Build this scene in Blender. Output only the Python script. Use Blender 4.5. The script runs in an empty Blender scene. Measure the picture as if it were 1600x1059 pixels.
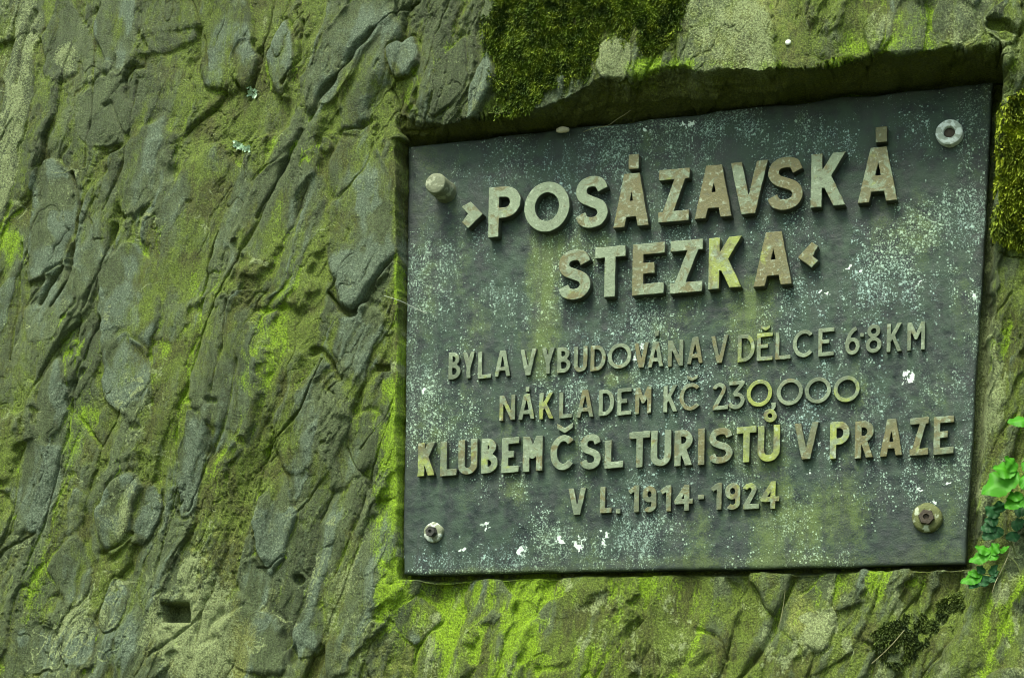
import bpy, math, random
import numpy as np
from mathutils import Matrix, Vector

random.seed(7)
rng = np.random.default_rng(11)
scene = bpy.context.scene
COL = scene.collection

# ------------------------------------------------------------------ camera
# The rock wall is the plane Y = 0 (X right, Z up, the viewer on the -Y side).
F = 2600.0                      # focal length in units of the 1600 px wide frame
PW, PH = 1600.0, 1059.0
S = 0.00122                     # metres per unit at the plaque
def _n(v):
    v = np.array(v, float)
    return v / np.linalg.norm(v)
u_ = _n([-7413, 509, F])
p_ = math.radians(15.0)
ny, nz = -math.sin(p_), -math.cos(p_)
nx = -(ny * u_[1] + nz * u_[2]) / u_[0]
n_ = _n([nx, ny, nz])
Xc, Yc = -u_, -n_
Zc = np.cross(Xc, Yc)
M = np.array([Xc, Yc, Zc])      # camera vector -> world vector
ray0 = np.array([(1080 - PW / 2) / F, (520 - PH / 2) / F, 1.0])
CAM = -(F * S) * (M @ ray0)

cam = bpy.data.cameras.new("camera")
cam.sensor_width = 36.0
cam.lens = 36.0 * F / PW
cam.clip_start, cam.clip_end = 0.05, 500.0
camo = bpy.data.objects.new("camera", cam)
COL.objects.link(camo)
mw = Matrix.Identity(4)
for c, v in enumerate(([1, 0, 0], [0, -1, 0], [0, 0, -1])):
    w = M @ np.array(v, float)
    for r in range(3):
        mw[r][c] = w[r]
for r in range(3):
    mw[r][3] = CAM[r]
camo.matrix_world = mw
scene.camera = camo

# ------------------------------------------------------------------ light
SUN_EL, SUN_AZ = math.radians(60), math.radians(-14)   # azimuth from the wall normal, to the left
world = bpy.data.worlds.new("World")
scene.world = world
world.use_nodes = True
wn = world.node_tree
bg = wn.nodes["Background"]
sky = wn.nodes.new("ShaderNodeTexSky")
sky.sky_type = 'NISHITA'
sky.sun_disc = False
sky.sun_elevation = SUN_EL
sky.sun_rotation = math.pi - SUN_AZ
sky.air_density = 1.0
sky.dust_density = 4.0
sky.ozone_density = 0.6
canopy = wn.nodes.new("ShaderNodeMix")            # daylight filtered by a forest canopy
canopy.data_type = 'RGBA'; canopy.blend_type = 'MULTIPLY'; canopy.inputs[0].default_value = 1.0
wn.links.new(sky.outputs[0], canopy.inputs[6]); canopy.inputs[7].default_value = (0.90, 1.0, 0.80, 1)
wn.links.new(canopy.outputs[2], bg.inputs[0])
bg.inputs[1].default_value = 0.095
sun = bpy.data.lights.new("sun", 'SUN')
sun.energy = 1.5
sun.angle = math.radians(22)
sun.color = (1.0, 0.98, 0.82)
suno = bpy.data.objects.new("sun", sun)
COL.objects.link(suno)
sdir = Vector((math.sin(SUN_AZ) * math.cos(SUN_EL), -math.cos(SUN_AZ) * math.cos(SUN_EL), math.sin(SUN_EL)))
suno.rotation_euler = sdir.to_track_quat('Z', 'Y').to_euler()
suno.location = sdir * 10

scene.view_settings.view_transform = 'Standard'
scene.view_settings.look = 'None'
scene.view_settings.gamma = 1.0
scene.cycles.filter_width = 1.0
scene.view_settings.exposure = 1.9

# ------------------------------------------------------------------ projection helpers (units)
CU = CAM / S
def to_px(X, Y, Z):
    """world point in units -> photo pixel"""
    d = np.stack([X - CU[0], Y - CU[1], Z - CU[2]])
    c = np.tensordot(M.T, d, axes=(1, 0))
    return c[0] / c[2] * F + PW / 2, c[1] / c[2] * F + PH / 2
def on_wall(px, py, y=0.0):
    """photo pixel -> (X, Z) in units on the plane Y = y"""
    px, py = np.asarray(px, float), np.asarray(py, float)
    r = np.stack([(px - PW / 2) / F, (py - PH / 2) / F, np.ones_like(px)])
    w = np.tensordot(M, r, axes=(1, 0))
    t = (np.asarray(y, float) - CU[1]) / w[1]
    return CU[0] + w[0] * t, CU[2] + w[2] * t

# ------------------------------------------------------------------ noise
_T = [rng.random((256, 256)).astype(np.float32) for _ in range(4)]
def vnoise(x, y, k=0):
    x = np.asarray(x, np.float32); y = np.asarray(y, np.float32)
    xi = np.floor(x); yi = np.floor(y)
    fx = x - xi; fy = y - yi
    fx = fx * fx * fx * (fx * (fx * 6 - 15) + 10); fy = fy * fy * fy * (fy * (fy * 6 - 15) + 10)
    a = xi.astype(np.int64) + 37 * k; b = yi.astype(np.int64) + 91 * k
    t = _T[k % 4]
    a0, a1, b0, b1 = a & 255, (a + 1) & 255, b & 255, (b + 1) & 255
    return ((t[a0, b0] * (1 - fx) + t[a1, b0] * fx) * (1 - fy) + (t[a0, b1] * (1 - fx) + t[a1, b1] * fx) * fy) * 2 - 1
def fbm(x, y, o=4, k=0, g=0.5):
    s = 0; a = 1; n = 0
    for i in range(o):
        s = s + a * vnoise(x, y, k + i); n += a
        x = x * 2.03 + 17.1; y = y * 2.03 + 5.3; a *= g
    return s / n
def worley(x, y, k=0):
    """F1, F2, id randoms (3) and offset from the nearest point"""
    xi = np.floor(x).astype(np.int64); yi = np.floor(y).astype(np.int64)
    f1 = np.full(x.shape, 9., np.float32); f2 = f1.copy()
    r1 = np.zeros(x.shape, np.float32); r2 = r1.copy(); r3 = r1.copy(); ox = r1.copy(); oy = r1.copy()
    for dx in (-1, 0, 1):
        for dy in (-1, 0, 1):
            a, b = (xi + dx + 53 * k) & 255, (yi + dy + 29 * k) & 255
            vx = x - (xi + dx + 0.1 + 0.8 * _T[0][a, b]); vy = y - (yi + dy + 0.1 + 0.8 * _T[1][a, b])
            d = np.sqrt(vx * vx + vy * vy).astype(np.float32)
            c = d < f1
            f2 = np.where(c, f1, np.minimum(f2, d))
            f1 = np.where(c, d, f1)
            r1 = np.where(c, _T[2][a, b], r1); r2 = np.where(c, _T[3][a, b], r2); r3 = np.where(c, _T[0][b, a], r3)
            ox = np.where(c, vx, ox); oy = np.where(c, vy, oy)
    return f1, f2, r1, r2, r3, ox, oy
def sstep(a, b, x):
    t = np.clip((x - a) / (b - a), 0, 1)
    return t * t * (3 - 2 * t)
def blob(px, py, cx, cy, rx, ry, tilt=0, soft=0.5):
    t = math.radians(tilt)
    dx, dy = px - cx, py - cy
    l = dx * math.sin(t) - dy * math.cos(t)
    w = dx * math.cos(t) + dy * math.sin(t)
    q = np.sqrt((l / ry) ** 2 + (w / rx) ** 2)
    return 1 - sstep(1 - soft, 1 + soft, q)
def polydist(px, py, pts):
    d = np.full(px.shape, 1e9, np.float32)
    for (x0, y0), (x1, y1) in zip(pts[:-1], pts[1:]):
        vx, vy = x1 - x0, y1 - y0
        t = np.clip(((px - x0) * vx + (py - y0) * vy) / (vx * vx + vy * vy + 1e-9), 0, 1)
        d = np.minimum(d, np.hypot(px - x0 - t * vx, py - y0 - t * vy))
    return d

def blur(a, n):
    for ax in (0, 1):
        pad = np.pad(a, [(n, n) if i == ax else (0, 0) for i in (0, 1)], mode='edge').cumsum(axis=ax, dtype=np.float64)
        a = (np.take(pad, range(2 * n, pad.shape[ax]), ax) - np.concatenate([np.zeros_like(np.take(pad, [0], ax)), np.take(pad, range(0, pad.shape[ax] - 2 * n - 1), ax)], ax)) / (2 * n + 1)
    return a.astype(np.float32)

# ------------------------------------------------------------------ node helpers
class NT:
    def __init__(s, name):
        s.m = bpy.data.materials.new(name); s.m.use_nodes = True
        s.t = s.m.node_tree; s.b = s.t.nodes["Principled BSDF"]; s.out = s.t.nodes["Material Output"]
    def n(s, kind, **kw):
        o = s.t.nodes.new(kind)
        for k, v in kw.items(): setattr(o, k, v)
        return o
    def l(s, a, b): s.t.links.new(a, b)
    def put(s, sock, v):
        if isinstance(v, bpy.types.NodeSocket): s.l(v, sock)
        else: sock.default_value = v
    def noise(s, scale, detail=4, rough=0.6, vec=None, dist=0.0):
        o = s.n("ShaderNodeTexNoise"); o.inputs["Scale"].default_value = scale
        o.inputs["Detail"].default_value = detail; o.inputs["Roughness"].default_value = rough
        o.inputs["Distortion"].default_value = dist
        s.l(vec if vec is not None else s.pos(), o.inputs["Vector"])
        return o.outputs["Fac"]
    def voro(s, scale, vec=None, feature='F1', out="Distance"):
        o = s.n("ShaderNodeTexVoronoi", feature=feature); o.inputs["Scale"].default_value = scale
        s.l(vec if vec is not None else s.pos(), o.inputs["Vector"])
        return o.outputs[out]
    def pos(s):
        if not hasattr(s, "_p"): s._p = s.n("ShaderNodeTexCoord").outputs["Object"]
        return s._p
    def geo(s):
        if not hasattr(s, "_g"): s._g = s.n("ShaderNodeNewGeometry").outputs["Position"]
        return s._g
    def math(s, op, a, b=0.0, clamp=False):
        o = s.n("ShaderNodeMath", operation=op); o.use_clamp = clamp
        s.put(o.inputs[0], a); s.put(o.inputs[1], b)
        return o.outputs[0]
    def ramp(s, v, lo, hi, a=0.0, b=1.0, smooth=True):
        o = s.n("ShaderNodeMapRange"); o.interpolation_type = 'SMOOTHSTEP' if smooth else 'LINEAR'
        s.put(o.inputs[0], v)
        for i, q in enumerate((lo, hi, a, b)): o.inputs[i + 1].default_value = q
        return o.outputs[0]
    def mix(s, f, a, b, mode='MIX'):
        o = s.n("ShaderNodeMix", data_type='RGBA', blend_type=mode)
        s.put(o.inputs[0], f)
        for i, v in ((6, a), (7, b)):
            s.put(o.inputs[i], (*v, 1.0) if isinstance(v, tuple) and len(v) == 3 else v)
        return o.outputs[2]
    def attr(s, name, kind='GEOMETRY'):
        o = s.n("ShaderNodeAttribute", attribute_type=kind); o.attribute_name = name
        return o
    def bump(s, h, strength, dist, normal=None):
        o = s.n("ShaderNodeBump"); o.inputs["Strength"].default_value = strength; o.inputs["Distance"].default_value = dist
        s.l(h, o.inputs["Height"])
        if normal is not None: s.l(normal, o.inputs["Normal"])
        return o.outputs[0]
    def col(s, v): s.put(s.b.inputs["Base Color"], (*v, 1.0) if isinstance(v, tuple) else v)
    def rough(s, v): s.put(s.b.inputs["Roughness"], v)
    def spec(s, v): s.put(s.b.inputs["Specular IOR Level"], v)
    def nrm(s, v): s.l(v, s.b.inputs["Normal"])

def breakup(T, mask, noise, k=0.9, lo=0.38, hi=0.62):
    a = T.math('ADD', mask, T.math('MULTIPLY', T.math('SUBTRACT', noise, 0.5), k))
    return T.ramp(a, lo, hi)

# ------------------------------------------------------------------ mesh helpers
def link(name, me, mat=None, parent=None):
    o = bpy.data.objects.new(name, me)
    COL.objects.link(o)
    if mat is not None and me is not None: me.materials.append(mat)
    if parent is not None: o.parent = parent
    return o
def thing(o, label=None, cat=None, group=None, kind=None):
    if label: o["label"] = label
    if cat: o["category"] = cat
    if group: o["group"] = group
    if kind: o["kind"] = kind
    return o
def mesh_np(name, V, Q, smooth=True):
    """V (n,3) metres, Q (m,k) faces of one size"""
    me = bpy.data.meshes.new(name)
    V = np.ascontiguousarray(V, np.float32); Q = np.ascontiguousarray(Q, np.int32)
    k = Q.shape[1]
    me.vertices.add(len(V)); me.vertices.foreach_set("co", V.ravel())
    me.loops.add(Q.size); me.loops.foreach_set("vertex_index", Q.ravel())
    me.polygons.add(len(Q)); me.polygons.foreach_set("loop_start", np.arange(0, Q.size, k, dtype=np.int32))
    if smooth: me.polygons.foreach_set("use_smooth", np.ones(len(Q), bool))
    me.update(calc_edges=True)
    return me
def put_attr(me, name, rgba):
    a = me.attributes.new(name, 'FLOAT_COLOR', 'POINT')
    a.data.foreach_set("color", np.ascontiguousarray(rgba, np.float32).ravel())
def grid_faces(nr, nc):
    i = np.arange(nr * nc, dtype=np.int32).reshape(nr, nc)
    return np.stack([i[:-1, :-1], i[:-1, 1:], i[1:, 1:], i[1:, :-1]], -1).reshape(-1, 4)

# ------------------------------------------------------------------ plaque outline
TL, TR, BR, BL = (638, 229), (1552, 127), (1508, 881), (630, 898)
PQ = [on_wall(*p) for p in (TL, TR, BR, BL)]
PQ = np.array([[float(a), float(b)] for a, b in PQ])        # X, Z in units
THICK = 24.0
def plq_left(Z): return np.interp(Z, [PQ[3, 1], PQ[0, 1]], [PQ[3, 0], PQ[0, 0]])
def plq_right(Z): return np.interp(Z, [PQ[2, 1], PQ[1, 1]], [PQ[2, 0], PQ[1, 0]])
def plq_top(X): return np.interp(X, [PQ[0, 0], PQ[1, 0]], [PQ[0, 1], PQ[1, 1]])
def plq_bot(X): return np.interp(X, [PQ[3, 0], PQ[2, 0]], [PQ[3, 1], PQ[2, 1]])

# ================================================================== ROCK FACE
# how far the rock stands in front of the plaque's face, at places read off the photograph
CTRL = np.array([
    (-100, 0, 55), (0, 500, 42), (0, 1059, 26), (200, 100, 58), (400, 0, 62), (250, 500, 42), (400, 480, 40), (200, 1000, 22), (400, 1000, 14),
    (600, 60, 60), (620, 200, 38), (610, 400, 28), (608, 600, 22), (610, 800, 14), (612, 900, 6), (700, 930, -8), (800, 1059, 2), (600, 1059, 4),
    (700, 120, 60), (900, 80, 84), (1000, 0, 96), (1200, 60, 104), (1400, 40, 108), (1500, 30, 108),
    (900, 935, -9), (1100, 935, -9), (1300, 935, -9), (1460, 940, -6), (1100, 1059, 6), (1300, 1059, 10), (1430, 1040, 12),
    (1590, 60, 95), (1590, 180, 62), (1592, 330, 44), (1585, 430, 24), (1575, 560, 14), (1565, 720, 6), (1560, 850, 12), (1600, 920, 60), (1600, 1059, 95), (1530, 1040, 48),
    (1750, 300, 60), (1750, 800, 60), (1000, -300, 130), (400, -300, 90), (1600, -300, 140), (200, 1400, 0), (1000, 1400, 20), (1600, 1400, 90), (-600, 500, 60)], np.float32)
def front_depth(px, py):
    num = np.zeros(px.shape, np.float32); den = num.copy()
    for x, y, d in CTRL:
        w = 1.0 / (((px - x) ** 2 + (py - y) ** 2) / 3600.0 + 0.35) ** 1.7
        num += w * d; den += w
    return num / den

LIP = np.array([(600, 178), (622, 181), (650, 188), (690, 200), (730, 200), (765, 196), (800, 190), (830, 186), (855, 165), (880, 152), (905, 140), (930, 126),
                (960, 122), (1000, 117), (1030, 106), (1060, 105), (1095, 107), (1120, 108), (1160, 107), (1200, 110), (1240, 106), (1290, 112),
                (1330, 103), (1350, 96), (1370, 84), (1400, 82), (1440, 78), (1470, 76), (1490, 69), (1530, 68), (1575, 70), (1620, 72)], np.float64)
ld = front_depth(LIP[:, 0], LIP[:, 1])
LX, LZ = on_wall(LIP[:, 0], LIP[:, 1], -ld)
LZ = np.maximum(LZ, plq_top(LX) + 10)

def axis(lo, hi, dlo, dhi, base, cl):
    """1-D samples: spacing base inside [dlo,dhi], growing outside, tighter round the clusters (pos, width, factor)"""
    out = [dlo]
    while out[-1] < dhi:
        s = base
        for p, w, f in cl: s = min(s, base * (1 - (1 - f) * math.exp(-((out[-1] - p) / w) ** 2)))
        out.append(out[-1] + s)
    a, s = [], base
    x = dlo
    while x > lo:
        s = min(s * 1.03, 60); x -= s; a.append(x)
    b, s = [], base
    x = out[-1]
    while x < hi:
        s = min(s * 1.03, 60); x += s; b.append(x)
    return np.array(a[::-1] + out + b)
RES = 1.45
cx0, cz0 = on_wall(np.array([-30, 1640, -30, 1640, 700]), np.array([-30, -30, 1090, 1090, -30]), -60)
xs = axis(-2600, 2400, cx0.min() - 60, cx0.max() + 40, RES, [(PQ[0, 0] - 6, 7, 0.3), (PQ[1, 0] + 10, 22, 0.45)])
ztop = float(PQ[:2, 1].max())
zs = axis(-2000, 2600, cz0.min() - 20, cz0.max() + 40, RES, [(ztop + 22, 26, 0.36), (PQ[2, 1] - 4, 6, 0.4)])
GX, GZ = np.meshgrid(xs, zs)
GX = GX.astype(np.float32); GZ = GZ.astype(np.float32)
NR, NC = GX.shape

# rough front surface, then the carved recess
px, py = to_px(GX, np.full_like(GX, -50.0), GZ)
D = front_depth(px, py)
px, py = to_px(GX, -D, GZ)
D = front_depth(px, py)
px, py = to_px(GX, -D, GZ)
rag = 3.2 * fbm(GX / 26, GZ / 26, 3, 2)
lipz = np.interp(GX, LX, LZ) + 11.0 * fbm(GX / 40, GZ * 0 + 3.3, 5, 1, .62)
top = plq_top(GX)
c = GZ - top
ceil_t = np.clip((c - 5) / np.maximum(lipz - top - 5, 4), 0, 1) ** 0.85
left_e = plq_left(GZ) - 5 + np.minimum(rag * 1.5, 2)
right_gap = np.interp(GZ, [PQ[2, 1], PQ[1, 1] - 250, PQ[1, 1]], [9, 12, 20])
right_e = plq_right(GZ) + right_gap + rag * 1.3
bot_e = plq_bot(GX) - 5 + rag * 0.5
sl = sstep(-5, 3, left_e - GX)              # 0 inside, 1 outside on the left
sr = sstep(-4, 10, GX - right_e)
sb = sstep(-3, 5, bot_e - GZ)
out = np.maximum(np.maximum(sl, sr), np.maximum(sb, np.where(c > 0, ceil_t, 0)))
BACK = THICK + 4
BY = out * (-D) + (1 - out) * BACK
inside = 1 - out
ceil_m = np.where((c > 0) & (sl < .5) & (sr < .5), np.sin(np.clip(ceil_t, 0, 1) * math.pi) ** 0.5, 0).astype(np.float32)

# base normals
def normals(X, Y, Z):
    dXc, dYc, dZc = np.gradient(X, axis=1), np.gradient(Y, axis=1), np.gradient(Z, axis=1)
    dXr, dYr, dZr = np.gradient(X, axis=0), np.gradient(Y, axis=0), np.gradient(Z, axis=0)
    nxx = dYc * dZr - dZc * dYr; nyy = dZc * dXr - dXc * dZr; nzz = dXc * dYr - dYc * dXr
    L = np.sqrt(nxx ** 2 + nyy ** 2 + nzz ** 2) + 1e-9
    return nxx / L, nyy / L, nzz / L
BN = normals(GX, BY, GZ)

# --- detail, evaluated in photo pixels of the undisplaced front
depth_in = BY + D                                   # 0 on the front, grows into the recess
fx0, fy0 = px, py
py = py + np.where(ceil_m > 0, depth_in * 0.9, 0)
px = px - np.where((c <= 0) & (sl > 0.02), depth_in * 0.5, 0)
wx = 16 * fbm(px / 130, py / 130, 3, 1) + 3 * fbm(px / 34, py / 34, 3, 2) + 1.3 * fbm(px / 10, py / 10, 2, 3)
wy = 16 * fbm(px / 130 + 9, py / 130 + 4, 3, 3) + 4 * fbm(px / 34 + 7, py / 34, 3, 0) + 1.3 * fbm(px / 10 + 3, py / 10, 2, 1)
qx, qy = px + wx, py + wy
TH = math.radians(18)
ac = qx * math.cos(TH) + qy * math.sin(TH)           # across the strata
al = -qx * math.sin(TH) + qy * math.cos(TH)          # along them (downwards)
ac = ac + 14 * fbm(px / 300, py / 300, 2, 2)
slab = blob(qx, qy, 1150, 40, 150, 90, 40, 0.25)     # smooth pale slab above the plaque
m1 = 1 - 0.75 * slab
def cells(sa, sl_, k, step, tilt, crack, cw):
    f1, f2, r1, r2, r3, ox, oy = worley(ac / sa, al / sl_, k)
    e = f2 - f1
    hh = step * (r1 - 0.5) + tilt * (ox * (r2 - 0.5) * 2 + oy * (r3 - 0.5) * 2)
    hh = hh * sstep(-.06, 0.03, e) + 0.12 * step * sstep(0, 0.35, e)
    keep = sstep(-0.12, 0.28, fbm(px / 60 + k, py / 80, 2, k))
    return e, hh - crack * (1 - sstep(0.0, cw, e)) * keep, r1, r2, r3
e1, h1, a1, b1, g1 = cells(66, 290, 1, 11, 12, 8, .045)
e2, h2, a2, b2, g2 = cells(24, 140, 2, 6, 6, 4.0, .07)
e3, h3, a3, b3, g3 = cells(11, 56, 3, 2.4, 3.0, 1.2, .10)
e4, h4, a4, b4, g4 = cells(4.6, 19, 0, 1.3, 1.6, .4, .10)
m2 = sstep(-0.25, 0.3, fbm(px / 90, py / 120, 2, 3))
crumb_m = sstep(0.0, 0.4, fbm(px / 75 + 4, py / 110 + 9, 3, 1))      # crumbling matrix between the slabs
tt = 3.2 * fbm(ac / 62, al / 230, 3, 0)
terr = (tt - np.sin(2 * math.pi * tt) / (2 * math.pi) * 0.95)
strata = fbm(ac / 18, al / 130, 4, 2)
stri = fbm(ac / 5, al / 70, 3, 1)
rid = 1 - np.abs(fbm(ac / 26 + 5, al / 150, 3, 1)) * 2.4
rough_i = 1 - 2 * np.abs(fbm(qx / 15, qy / 20, 4, 2))
def shingle(per, k, drop, wl):
    u = ac / per + 1.1 * fbm(ac / (per * 2.2) + k, al / (per * 4.6), 3, k) + 0.25 * fbm(qx / 26, qy / 26, 2, k)
    f = u - np.floor(u)
    keep = sstep(-0.10, 0.22, fbm(ac / (per * 1.2) + 7 * k, al / wl, 2, k + 1))
    return np.where(f < 1 - drop, f / (1 - drop), (1 - f) / drop) * keep, keep, f
sh1, kp1, fr1 = shingle(88, 1, .06, 260)
sh2, kp2, fr2 = shingle(34, 2, .10, 130)
band = fbm(ac / 46, al / 240, 3, 3)                                  # green seams between the beds
seam = sstep(-0.05, 0.3, band + 0.25 * fbm(px / 40, py / 60, 3, 0))
det = 9 * fbm(qx / 210, qy / 210, 3, 0) + (9.5 * sh1 + 3.4 * sh2 - 3.5 * seam + h1 + h2 * (.30 + .40 * m2) + h3 * (.25 + .75 * crumb_m) + h4 * (.25 + .9 * crumb_m) + 3.0 * terr + 1.2 * strata + 1.0 * stri * (.3 + .7 * crumb_m) + 1.6 * crumb_m * rough_i) * m1

# stones one can point at: x, y, half width, half length, tilt, height, greyness, paleness
STONES = [
    (183, 48, 36, 66, 2, 9, .8, .15), (350, 50, 36, 78, 2, 12, .9, .1), (378, 95, 24, 38, 6, 9, 1, .25), (437, 88, 24, 62, 6, 9, .7, .1),
    (548, 62, 34, 122, 33, 14, .55, .0), (578, 122, 25, 92, 24, 10, .7, .05), (626, 88, 24, 36, 22, 12, 1, .1), (566, 360, 50, 138, 8, 15, .95, .12),
    (78, 345, 35, 95, 4, 13, 1, .3), (140, 372, 33, 118, 16, 10, .6, 0), (225, 262, 55, 80, 20, 6, .3, 0), (300, 372, 74, 142, 20, 9, .6, 0),
    (195, 480, 44, 100, 8, 10, .9, .2), (200, 590, 34, 66, -4, 8, .9, .3), (76, 630, 24, 66, 10, 8, .85, .25), (186, 806, 31, 57, 12, 15, 1, .45), (222, 800, 18, 48, 14, 10, 1, .1),
    (444, 740, 34, 72, 10, 9, .85, .15), (430, 822, 27, 68, 9, 11, 1, .3), (174, 945, 17, 42, 12, 7, 1, .5), (296, 722, 24, 66, 4, 7, .5, 0),
    (478, 655, 46, 84, 16, 6, .65, .1), (396, 915, 22, 46, 4, 7, .5, 0), (480, 985, 26, 40, 12, 6, .75, .1), (395, 1000, 60, 44, 40, 8, .5, 0),
    (645, 972, 30, 30, 0, 4, 1, .2), (818, 956, 17, 22, 8, 8, .35, 0), (1280, 985, 21, 32, 16, 10, .4, .7), (1257, 966, 14, 11, 10, 6, .3, .9), (745, 940, 24, 44, 18, 6, .6, 0),
    (870, 990, 34, 60, 22, 6, .2, 0), (1075, 960, 60, 70, 30, 5, .3, 0), (700, 120, 22, 70, 20, 6, .3, .1), (745, 130, 14, 60, 14, 8, .9, .3), (965, 92, 30, 34, 35, 10, .1, .6),
    (1128, 52, 120, 70, 70, 7, .1, .3), (1372, 44, 26, 38, 12, 9, .3, .3), (1420, 40, 30, 44, 15, 10, .1, .2), (1500, 34, 36, 34, 12, 10, .5, .3), (1575, 35, 30, 30, 0, 12, .5, .3),
    (1545, 620, 30, 90, 10, 4, .1, .2), (25, 150, 20, 180, 8, 7, .1, .4), (262, 30, 40, 46, 8, 4, .1, 0), (95, 60, 40, 60, 10, 4, .1, 0), (160, 180, 46, 60, 12, 5, .35, 0), (400, 180, 50, 34, -15, -6, .05, 0),
    (545, 250, 26, 60, 30, 5, .7, .1), (420, 330, 40, 90, 22, 8, .4, 0), (350, 560, 50, 110, 14, 5, .1, 0), (560, 530, 40, 50, 15, 4, .7, 0),
    (590, 620, 26, 60, 25, 6, .2, 0), (545, 700, 46, 60, 24, 4, .4, 0), (80, 470, 28, 60, 22, 5, .7, .1), (50, 760, 36, 70, 14, 6, .7, 0), (110, 890, 30, 50, 10, 5, .6, .1), (60, 1010, 48, 34, 40, 6, .7, .1), (120, 1000, 24, 40, 8, 5, .9, .3)]
lowrel = 6.0 * terr + 2 * strata
grey = np.zeros(px.shape, np.float32); pale = grey.copy()
occ = grey.copy()
for i, (x, y, b, a, t, hh, g, p) in enumerate(STONES):
    R = 1.35 * max(a, b) + 25
    rr = (np.abs(px - x) < R) & (np.abs(py - y) < R)
    if not rr.any(): continue
    X_, Y_ = px[rr] + wx[rr] * 0.6, py[rr] + wy[rr] * 0.6
    tr = math.radians(t)
    dx, dy = X_ - x, Y_ - y
    l = (dx * math.sin(tr) - dy * math.cos(tr)) / a
    w = (dx * math.cos(tr) + dy * math.sin(tr)) / b
    ex = 1.7 + 0.5 * math.sin(i * 1.7)
    q = (np.abs(l) ** ex + np.abs(w) ** ex) ** (1 / ex) * .93
    n1 = fbm(X_ / 40 + i, Y_ / 40, 2, i % 4)
    q = q * (1 + 0.24 * n1 + 0.05 * strata[rr] + .10 * (a2[rr] - .5) + .07 * (b3[rr] - .5))
    round_ = 0.25 + 0.6 * (p > .2)
    m = 1 - sstep(0.80, 1.10, q)
    ms = 1 - sstep(0.96, 1.03, q)
    prof = hh * np.sqrt(np.clip(1 - np.clip(q, 0, 1) ** 2.6, 0, 1)) * 0.6 * round_ + hh * 0.5 * ms
    fs = w * math.sin(i * 2.1 + 1) + 0.35 * fbm(X_ / 30, Y_ / 50, 2, 2)
    facet = hh * 0.75 * np.abs(fs) * (-1 if i % 3 else 1) + hh * 0.35 * l * math.cos(i * 1.3)
    groove = -4.0 * np.exp(-((q - 1.08) / 0.07) ** 2) * np.clip(0.6 + 1.2 * vnoise(X_ / 34, Y_ / 34, 2), 0, 1.5)
    new = det[rr] * (1 - m * (0.90 if hh > 7.5 else .7)) + m * .5 * lowrel[rr] + ms * .22 * (h2[rr] + h4[rr]) + prof + facet * m + groove
    det[rr] = new
    occ[rr] = np.maximum(occ[rr], m)
    wear = sstep(-0.35, 0.25, fbm(X_ / 34, Y_ / 60, 3, (i + 1) % 4) + .25 * (1 - q))
    grey[rr] = grey[rr] * (1 - m) + g * m * wear
    pale[rr] = pale[rr] * (1 - m) + p * m * (0.55 + 0.9 * sstep(-0.3, 0.5, fbm(X_ / 22, Y_ / 30, 3, 1)))

# cracks and holes
CRACKS = [
    ([(108, 268), (122, 330), (110, 400), (104, 440), (80, 480)], 3.0, 13), ([(148, 10), (142, 110), (140, 180), (128, 260)], 1.8, 7),
    ([(648, 0), (600, 32), (556, 74), (540, 100), (500, 150), (484, 190)], 3.4, 13), ([(455, 238), (430, 290), (410, 320), (398, 340)], 2.6, 9),
    ([(512, 455), (528, 480), (548, 489), (572, 466), (598, 420), (616, 400)], 3.6, 15), ([(484, 552), (500, 545), (516, 566), (530, 592)], 3.2, 11),
    ([(470, 30), (466, 90), (440, 130)], 2.4, 8), ([(128, 480), (140, 450), (165, 400), (180, 350)], 2.6, 9), ([(60, 475), (80, 440), (98, 418)], 3.4, 11),
    ([(340, 360), (325, 400), (312, 470)], 2.4, 8), ([(228, 1059), (238, 990), (250, 930)], 1.6, 3), ([(540, 700), (552, 725), (565, 740)], 2.4, 7),
    ([(155, 862), (168, 858), (192, 848), (206, 832)], 3.0, 9), ([(402, 885), (418, 886), (440, 868)], 2.4, 7), ([(275, 640), (268, 690), (272, 720)], 2.0, 7),
    ([(1242, 893), (1232, 925), (1218, 960), (1192, 1010), (1170, 1040), (1150, 1062)], 4.0, 15), ([(1090, 984), (1112, 990), (1128, 1004), (1132, 1030)], 2.6, 8),
    ([(1218, 985), (1245, 1010), (1262, 1030)], 2.4, 5), ([(1346, 45), (1356, 36)], 1.6, 5), ([(1386, 0), (1383, 60), (1374, 75)], 1.8, 5), ([(1545, 30), (1575, 42), (1595, 52)], 6, 14),
    ([(1565, 395), (1580, 402), (1600, 404)], 2.6, 10), ([(1500, 950), (1480, 1000), (1440, 1059)], 4, 10), ([(1580, 950), (1560, 990), (1550, 1010)], 2.2, 6),
    ([(806, 978), (810, 990), (806, 1010)], 2.4, 7), ([(270, 770), (250, 860), (240, 900)], 2.0, 5), ([(360, 470), (352, 540), (325, 630)], 2.2, 6), ([(640, 560), (600, 650), (560, 700)], 2.0, 5),
    ([(470, 205), (402, 345), (352, 440), (318, 520), (300, 575), (272, 640)], 2.2, 9), ([(372, 560), (350, 650), (318, 735), (290, 800)], 2.0, 7), ([(150, 500), (118, 580), (96, 690), (70, 800), (40, 880)], 2.2, 8),
    ([(500, 560), (470, 640), (415, 700), (400, 790)], 2.0, 7), ([(610, 640), (585, 720), (560, 800), (520, 900)], 1.8, 6), ([(420, 0), (400, 90), (380, 150)], 2.0, 7), ([(30, 380), (22, 480), (8, 560)], 2.0, 7), ([(215, 130), (190, 250), (160, 330)], 2.0, 7),
    ([(230, 70), (225, 105), (200, 112)], 2.2, 7), ([(300, 0), (318, 60), (322, 100)], 2.0, 6), ([(48, 15), (34, 60), (24, 130)], 3.0, 9), ([(160, 165), (170, 160), (190, 210)], 3.0, 6)]
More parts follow.
